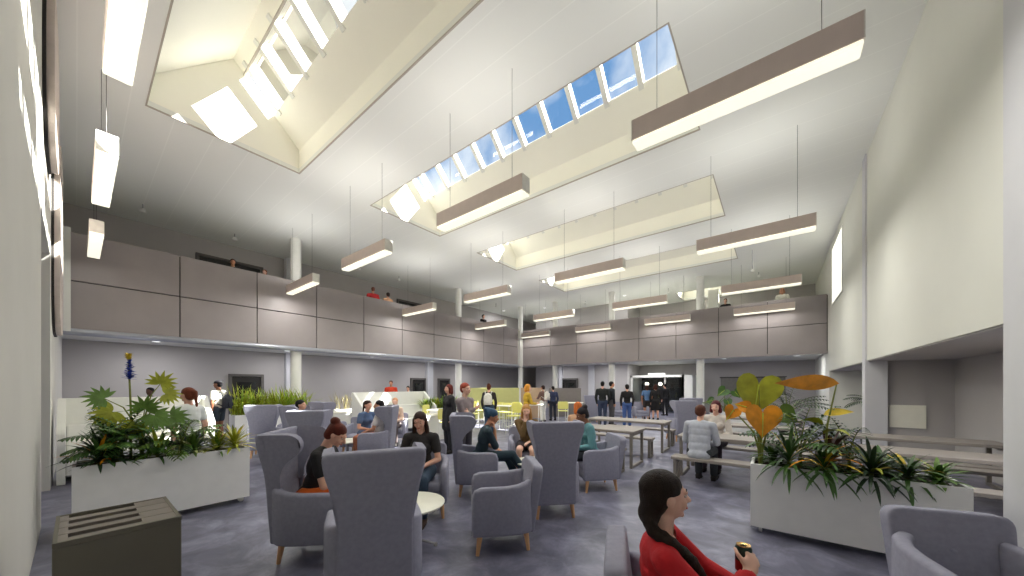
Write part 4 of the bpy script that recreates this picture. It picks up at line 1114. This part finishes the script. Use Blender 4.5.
    if vneck:
        b2 = bmesh.new(); b2.from_mesh(tp.data); inv = Mt.inverted(); kill = []
        for v in b2.verts:
            l = inv @ v.co
            if l.y > .0 and l.z > vneck and abs(l.x) < (l.z-vneck)*.55+.003: kill.append(v)
        bmesh.ops.delete(b2, geom=kill, context='VERTS'); b2.to_mesh(tp.data); b2.free()
    # --- bottoms
    kind, bc = bottom
    bm = bmesh.new(); sph(bm, Mt @ Matrix.Translation((0, -.01, -.01)), .166, .122, .115)
    for s, h0, kn, an in legs:
        if kind in ('trousers', 'wide'):
            wd = .02 if kind == 'wide' else .010
            cap(bm, h0, kn, .09*S+.012, .06*S+wd); cap(bm, kn, an+V((0, 0, .03)), .06*S+wd, .042*S+wd*1.6)
        elif kind == 'shorts': cap(bm, h0, h0*.4+kn*.6, .09*S+.014, .075*S+.014)
        elif kind == 'skirt':
            cap(bm, h0, h0*.12+kn*.88, .10*S+.014, .075*S+.02); cap(bm, h0-V((s*.07, 0, 0)), (h0*.15+kn*.85)-V((s*.08, 0, 0)), .09*S, .085*S)
        elif kind == 'long_skirt':
            cap(bm, h0, kn, .10*S+.02, .09*S+.02); cap(bm, h0-V((s*.07, 0, 0)), kn-V((s*.08, 0, 0)), .09*S, .09*S); cap(bm, kn, kn*.4+an*.6, .09*S, .09*S); cap(bm, kn-V((s*.08, 0, 0)), kn*.4+an*.6-V((s*.08, 0, 0)), .09*S, .1*S)
    fuse({'skirt': 'skirt', 'long_skirt': 'skirt', 'shorts': 'shorts'}.get(kind, 'trousers'), bm, cloth(bc), root, vox*1.15, 3)
    for s, h0, kn, an in legs:
        bm = bmesh.new(); cap(bm, an+V((0, -.035, -.035)), an+V((s*.015, .155, -.050)), .046, .033); cap(bm, an+V((0, -.01, .01)), an+V((0, -.01, -.04)), .044, .044)
        box(bm, an.x-.035, an.x+.035, an.y-.07, an.y+.13, max(0.0, an.z-.085), an.z-.06)
        fuse('shoe', bm, cloth(shoes), root, max(vox, .009), 2)
    # --- hair
    hs, hc = hair; bm = bmesh.new()
    HE = lambda x, y, z, a, b, c: sph(bm, Mh @ Matrix.Translation((x, y, z)), a, b, c)
    if hs == 'wrap':
        HE(0, -.028, .045, .092, .112, .085); HE(0, -.10, .075, .06, .06, .055); HE(0, -.04, .0, .082, .088, .05)
    elif hs == 'cap':
        HE(0, -.012, .052, .083, .101, .068); cap(bm, hd(-.03, .085, .04), hd(.03, .085, .04), .014, .014); cap(bm, hd(-.02, .125, .03), hd(.02, .125, .03), .010, .010)
        HE(0, -.045, -.01, .074, .055, .06)
    else:
        HE(0, -.020, .040, .081, .098, .083); HE(0, -.048, .0, .077, .066, .078)
        if female: HE(0, -.055, -.03, .072, .055, .06)
    if hs == 'long':
        for s in (-1, 1): cap(bm, hd(s*.070, -.008, .02), hd(s*.080, -.012, -.12), .026*S, .030*S); cap(bm, hd(s*.080, -.012, -.12), hd(s*.095, .03, -.28), .030*S, .022*S)
        cap(bm, hd(0, -.07, -.02), hd(0, -.085, -.24), .065*S, .06*S)
    if hs == 'bob':
        for s in (-1, 1): cap(bm, hd(s*.064, .0, .02), hd(s*.072, -.005, -.09), .030*S, .036*S)
        cap(bm, hd(0, -.06, 0), hd(0, -.07, -.1), .065*S, .055*S)
    if hs == 'bun': HE(0, -.085, .105, .05, .05, .045)
    if hs == 'pony':
        HE(0, -.10, .05, .035, .035, .035); cap(bm, hd(0, -.13, .04), hd(0, -.15, -.18), .032*S, .016*S)
    if hs == 'braid':
        HE(0, -.075, -.075, .055, .05, .06)
        TE = lambda p, r: sph(bm, Mt @ Matrix.Translation(p), r*.9, r*.8, r, 12)
        pts = [(.045, -.065, .575), (.085, -.04, .52), (.118, .03, .485), (.120, .10, .42), (.112, .135, .34), (.105, .145, .24), (.10, .14, .12), (.10, .135, .04)]
        for i in range(len(pts)-1):
            a_, b_ = V(pts[i]), V(pts[i+1]); r0 = .036-.0028*i
            for q in range(4):
                c = a_.lerp(b_, (q+.3)/4); TE(c+V((.009*(1 if q % 2 else -1), 0, 0)), r0)
    if hs == 'afro': HE(0, -.02, .055, .105, .115, .10)
    if hs != 'bald': fuse('hair' if hs not in ('wrap', 'cap') else ('head_wrap' if hs == 'wrap' else 'cap'), bm, mat('hair_%d_%d_%d' % hc, hc, .6, var=.25, scale=30, stretch=(1, 1, .2), bump=.5, bscale=200, spec=.25), root, max(vox, .008), 3)
    return root, Mt, Mh, arms
def LW(root, v):  # local to world
    return Matrix.Translation(root.location) @ Matrix.Rotation(root.rotation_euler.z, 4, 'Z') @ V(v)
def ahead(c, d, k): d = V((d[0], d[1], 0)).normalized(); return (c[0]+d.x*k, c[1]+d.y*k)
def backpack(root, m, label, z=1.2, y=-.17, s=1.0, hipo=0):
    p = LW(root, (0, y-.06, z)); o = empty('backpack', p, root.rotation_euler.z, label, 'backpack')
    bm = bmesh.new(); sph(bm, Matrix.Translation((0, 0, 0)), .15*s, .085*s, .21*s); box(bm, -.13*s, .13*s, -.06*s, .06*s, -.2*s, .12*s); bg = fuse('bag', bm, m, o, .012, 6)
    bm = bmesh.new(); sph(bm, Matrix.Translation((0, -.09*s, -.08*s)), .10*s, .035*s, .09*s); fuse('pocket', bm, m, bg, .01, 2)
    for sx in (-1, 1):
        bm = bmesh.new(); tube(bm, [(sx*.09, .05, .14), (sx*.11, .09, .26), (sx*.12, .22, .24), (sx*.12, .28, .10), (sx*.13, .2, -.05), (sx*.12, .05, -.12)], .014, 6); new_obj('strap', bm, m, o)

# foreground: woman in red
RWd = dc(.93, -.36)
rb = P(675, 1.50)
rw, Mt_, Mh_, ar = person('woman in a red blouse with a long dark side braid holding a can', rb, RWd, 'sit', 1.66, 'fair', (190, 22, 32), 'long', ('trousers', (30, 30, 36)),
    hair=('braid', (36, 24, 16)), lean=-.10, head=(.42, .03), hands=((-.14, .34, .70), (.05, .26, .89)), lod=0, seat=.42, palms=(None, (-1, .0, .15)), curl=(.5, .62), pole=((-1, -.2, -.6), (1, -.3, -.8)), vneck=.27)
def can():
    s, sh, el, wr, hdir, nrm = ar[1]
    n = V(nrm); n = (n-hdir*n.dot(hdir)).normalized()
    c = LW(rw, wr+hdir*.085+n*.045)
    root = empty('drink_can', (c.x, c.y, c.z-.055), 0, 'dark green and red drinks can held in the hand of the woman in red', 'can')
    bm = bmesh.new(); lathe(bm, [(.024, 0), (.031, .008), (.031, .052)], 28); smooth_angle(new_obj('lower_band', bm, mat('can_red', (150, 30, 34), .3, metal=.3), root))
    bm = bmesh.new(); lathe(bm, [(.031, .052), (.031, .104), (.026, .112)], 28); smooth_angle(new_obj('upper_band', bm, mat('can_green', (24, 50, 40), .3, metal=.3), root))
    bm = bmesh.new(); lathe(bm, [(.026, .112), (.0265, .115), (.024, .113), (.002, .111)], 28); smooth_angle(new_obj('can_lid', bm, mat('can_gold', (206, 168, 110), .25, metal=.8), root))
can()
# group at the near table
d1 = (a, a); c = ahead((C1[0]-D-.05, C1[1]-D), d1, .02)
person('woman in a dark t-shirt and orange skirt with an auburn bun, head bent down', c, d1, 'sit', 1.70, 'light', (34, 32, 34), 'short', ('long_skirt', (206, 96, 24)), hair=('bun', (92, 36, 22)), lean=.30, head=(0, .42),
       hands=((-.06, .40, .72), (.06, .40, .72)), lod=0, palms=((.3, -.2, 1), (-.3, -.2, 1)))
d2 = (.62, -.78); c = ahead((C1[0]-D, C1[1]+D), d2, .0)
person('smiling woman with long straight dark hair and dark top, seated facing the camera', c, d2, 'sit', 1.70, 'light', (48, 46, 46), 'short', ('trousers', (44, 62, 82)), shoes=(60, 40, 30), hair=('long', (52, 32, 24)), lean=.10, head=(0, .22), lod=0)
d3 = (a, a); c = ahead((C2[0]-D, C2[1]-D), d3, .04)
person('person in a blue head wrap and off-shoulder teal top resting a hand on the face', c, d3, 'sit', 1.68, 'tan', (48, 66, 74), 'half', ('trousers', (36, 56, 66)), hair=('wrap', (54, 84, 112)), lean=.30, head=(-.25, .1), hands=('lap', 'chin'), lod=1,
       feet=((V((-.10, .46, .50)), V((-.04, .60, .10))), (V((.10, .50, .58)), V((.05, .78, .16)))))
d4 = (.55, -.83); c = ahead((C2[0]-D, C2[1]+D), d4, .02)
person('blonde woman with long loose hair and brown jacket, chin on her hand, bare knees', c, d4, 'sit', 1.68, 'fair', (112, 88, 52), 'long', ('shorts', (50, 42, 46)), hair=('long', (186, 136, 76)), lean=.16, head=(.0, .08), hands=('lap', 'chin'), lod=1)
d5 = (-a, -a); c = ahead((C2[0]+D+.02, C2[1]+D+.02), d5, .06)
person('woman in a teal jumper with dark hair tied up, leaning in from the right', c, d5, 'sit', 1.68, 'brown', (92, 142, 148), 'long', ('trousers', (40, 44, 50)), hair=('bun', (30, 24, 30)), lean=.2, head=(0, .25), hands=('lap', 'lap'), lod=1)
q = P(464, 6.3); person('standing red-haired person in a grey cardigan with folded arms', q, dc(.85, -.5), 'stand', 1.70, 'fair', (142, 130, 132), 'long', ('trousers', (70, 66, 74)), hair=('short', (150, 62, 44)), hands=('crossed', 'crossed'), female=False, lod=1, lean=.04)
q = P(449, 8.3); person('person with dark red hair and black coat standing behind the redhead', q, dc(-.6, -.5), 'stand', 1.68, 'light', (34, 34, 38), 'long', ('trousers', (38, 40, 46)), hair=('bob', (96, 34, 26)), coat=True, lod=2)
# cafe people
q = P(489, 11.6); r, *_ = person('person with brown hair and a white backpack walking away between the tables', q, dc(.1, 1), 'stand', 1.70, 'light', (48, 44, 44), 'long', ('trousers', (60, 78, 98)), hair=('bun', (96, 52, 34)), lod=2); backpack(r, cloth((226, 224, 216)), 'white backpack on the back of the walker among yellow chairs')
q = P(526, 10.7); person('blonde person in a mustard top standing sideways by the tan screen', q, dc(.8, .2), 'stand', 1.70, 'fair', (206, 168, 52), 'long', ('skirt', (190, 160, 150)), hair=('bob', (218, 150, 60)), hands=('phone', 'phone'), lod=2, lean=.1)
q = P(543, 15.2); r, *_ = person('person in white trousers with a light shoulder bag near the tan screen', q, dc(-.5, .5), 'stand', 1.66, 'tan', (120, 92, 84), 'long', ('trousers', (232, 230, 224)), hair=('short', (50, 30, 24)), lod=2, hands=('phone', 'down')); backpack(r, cloth((210, 206, 200)), 'pale backpack on the person in white trousers')
q = P(553, 16.0); person('person in a navy jacket in front of the grey screen', q, dc(-.2, .9), 'stand', 1.62, 'light', (46, 54, 84), 'long', ('trousers', (40, 44, 60)), hair=('short', (26, 22, 22)), female=False, lod=2)
q = P(602.5, 13.8); person('left one of the two dark-haired men in black chatting by the column', q, dc(.25, .8), 'stand', 1.82, 'light', (30, 34, 32), 'long', ('trousers', (52, 62, 86)), hair=('short', (22, 18, 18)), female=False, lod=2)
q = P(611.5, 14.0); person('right one of the two dark-haired men, turned to the right, in a dark jacket', q, dc(.95, .1), 'stand', 1.82, 'tan', (34, 40, 46), 'long', ('trousers', (90, 88, 90)), hair=('short', (22, 18, 18)), female=False, lod=2)
q = P(627, 13.3); person('dark-haired woman seen from behind in a black cardigan and blue jeans', q, dc(.05, 1), 'stand', 1.70, 'light', (28, 24, 26), 'long', ('trousers', (70, 96, 150)), hair=('short', (24, 20, 20)), lod=2)
q = P(647, 16.2); person('bare-legged person in a denim blue top at the glass entrance', q, dc(.2, 1), 'stand', 1.68, 'tan', (86, 118, 158), 'short', ('shorts', (40, 34, 36)), hair=('bob', (60, 34, 26)), lod=2)
q = P(655.5, 16.0); person('bare-legged person in a black dress at the glass entrance', q, dc(.1, 1), 'stand', 1.70, 'light', (26, 24, 26), 'long', ('skirt', (26, 24, 26)), hair=('bob', (70, 36, 26)), lod=2)
q = P(665, 18.6); person('person in black standing right inside the shade of the entrance', q, dc(-.3, 1), 'stand', 1.76, 'light', (24, 24, 28), 'long', ('trousers', (30, 30, 34)), hair=('short', (24, 20, 20)), female=False, lod=3)
person('orange-haired person in a beige jumper seen from behind on the bench', (-3.25, 6.36), (.1, 1), 'sit', 1.68, 'light', (206, 164, 128), 'long', ('trousers', (80, 70, 66)), hair=('bob', (206, 112, 50)), lod=2, lean=.1)
person('man in a light grey coat with brown hair sitting on the bench, back turned', (-1.0, 6.38), (.1, 1), 'sit', 1.72, 'light', (176, 180, 190), 'long', ('trousers', (46, 50, 54)), hair=('short', (92, 52, 36)), coat=True, female=False, lod=1, lean=.12)
person('woman with dark red hair and pale top facing the camera across the table', (-.92, 7.86), (-.1, -1), 'sit', 1.78, 'fair', (206, 198, 190), 'long', ('trousers', (60, 50, 60)), hair=('bob', (84, 26, 34)), lod=1, lean=.12)
# couple before the booth
person('dark-haired man in a white shirt seated in a wing chair beside a woman in denim', P(379, 7.4), dc(-1, -.2), 'sit', 1.72, 'tan', (214, 208, 206), 'short', ('trousers', (176, 110, 80)), hair=('short', (26, 22, 24)), female=False, lod=2, lean=-.02)
person('woman in denim blue with long dark hair seated close beside the man in white', P(365, 7.85), dc(.75, -.4), 'sit', 1.70, 'light', (84, 106, 142), 'short', ('trousers', (80, 98, 128)), hair=('pony', (54, 34, 28)), lod=2, lean=.15)
bm = bmesh.new(); lathe(bm, [(.2, .03), (.21, .05), (.21, .42), (.19, .45), (.02, .455)], 28, Matrix.Translation(P(365, 7.85))); lathe(bm, [(.17, 0), (.17, .03)], 20, Matrix.Translation(P(365, 7.85)))
tag(smooth_angle(new_obj('pouffe', bm, M_FAB)), 'round grey stool under the woman in denim blue', 'stool')
person('dark-haired reader half hidden behind the wing chair', (C3[0]-D-.30, C3[1]-D+.15), (a, a), 'sit', 1.72, 'light', (54, 60, 76), 'long', ('trousers', (46, 52, 66)), hair=('short', (22, 20, 24)), lod=2, female=False)
q = P(395, 9.6); place_chair('l', q.x, q.y, dc(.1, -1), 'low armchair behind the couple, almost hidden'); person('peach-haired person seated behind the couple', q, dc(.1, -1), 'sit', 1.66, 'fair', (220, 190, 170), 'long', ('trousers', (90, 80, 80)), hair=('short', (222, 160, 120)), lod=2)
q = P(391, 15.6); person('man in an orange red shirt standing behind the sunlit booth', q, dc(.3, -1), 'stand', 1.88, 'tan', (206, 62, 30), 'short', ('trousers', (40, 40, 50)), hair=('short', (70, 40, 32)), female=False, lod=2)
q = P(408, 15.8); person('dark-haired person in white just showing above the sunlit booth', q, dc(0, -1), 'stand', 1.62, 'light', (222, 220, 216), 'short', ('trousers', (60, 60, 70)), hair=('short', (26, 22, 22)), lod=3)
q = P(218.5, 9.6); r, *_ = person('youth in a dark cap and white t-shirt walking left by the far left wall', q, dc(-1, -.1), 'stand', 1.80, 'brown', (226, 224, 208), 'short', ('shorts', (44, 54, 66)), hair=('cap', (26, 24, 30)), female=False, lod=2); backpack(r, cloth((40, 44, 52)), 'dark backpack worn by the youth in the cap')
q = P(190, 5.1); person('brown-haired person in a white t-shirt standing behind the left planter', q, dc(-.95, .05), 'stand', 1.62, 'light', (222, 226, 224), 'short', ('trousers', (70, 72, 80)), hair=('pony', (110, 54, 36)), lod=1, lean=.05)
q = P(150, 9.2); person('dark-haired person standing beyond the left booth', q, dc(.2, -1), 'stand', 1.60, 'dark', (60, 54, 60), 'long', ('trousers', (40, 40, 46)), hair=('short', (20, 18, 20)), lod=3, female=False)
# balcony people
GB = 4.2
def onb(x, y, *k, **kw): return person(k[0], (x, y, GB), *k[1:], **kw)
onb(-14.1, 3.17, 'dark-haired person on the left balcony in front of the dark doors', (1, -.3), 'stand', 1.62, 'tan', (60, 60, 60), hair=('short', (24, 20, 20)), lod=3)
onb(-14.1, 4.05, 'orange-clad fair person on the left balcony beside the dark doors', (1, -.5), 'stand', 1.50, 'fair', (214, 100, 60), hair=('short', (150, 90, 60)), lod=3)
onb(-13.98, 8.02, 'person in a red shirt standing on the left balcony', (-1, .3), 'stand', 1.78, 'light', (190, 40, 44), 'short', hair=('short', (110, 60, 44)), lod=3, female=False)
onb(-13.98, 8.75, 'dark-haired person in peach beside the red shirt on the balcony', (-1, .1), 'stand', 1.70, 'light', (226, 176, 140), 'long', hair=('short', (50, 32, 28)), lod=3)
onb(-14.1, 15.3, 'person in black near the far end of the left balcony', (1, 0), 'stand', 1.80, 'light', (22, 20, 24), 'long', hair=('short', (20, 18, 18)), lod=3, female=False)
onb(-14.4, 17.0, 'person in grey at the corner end of the left balcony', (1, 0), 'stand', 1.62, 'light', (120, 100, 96), 'long', hair=('short', (40, 30, 30)), lod=3)
onb(-1.9, 19.3, 'person in black on the far balcony, right of the white column', (0, -1), 'stand', 1.66, 'light', (20, 18, 22), 'long', hair=('short', (20, 18, 18)), lod=3)
onb(.25, 19.0, 'person in a white top on the far balcony at its right end', (0, 1), 'stand', 1.72, 'tan', (236, 234, 222), 'short', hair=('bob', (190, 140, 110)), lod=3)
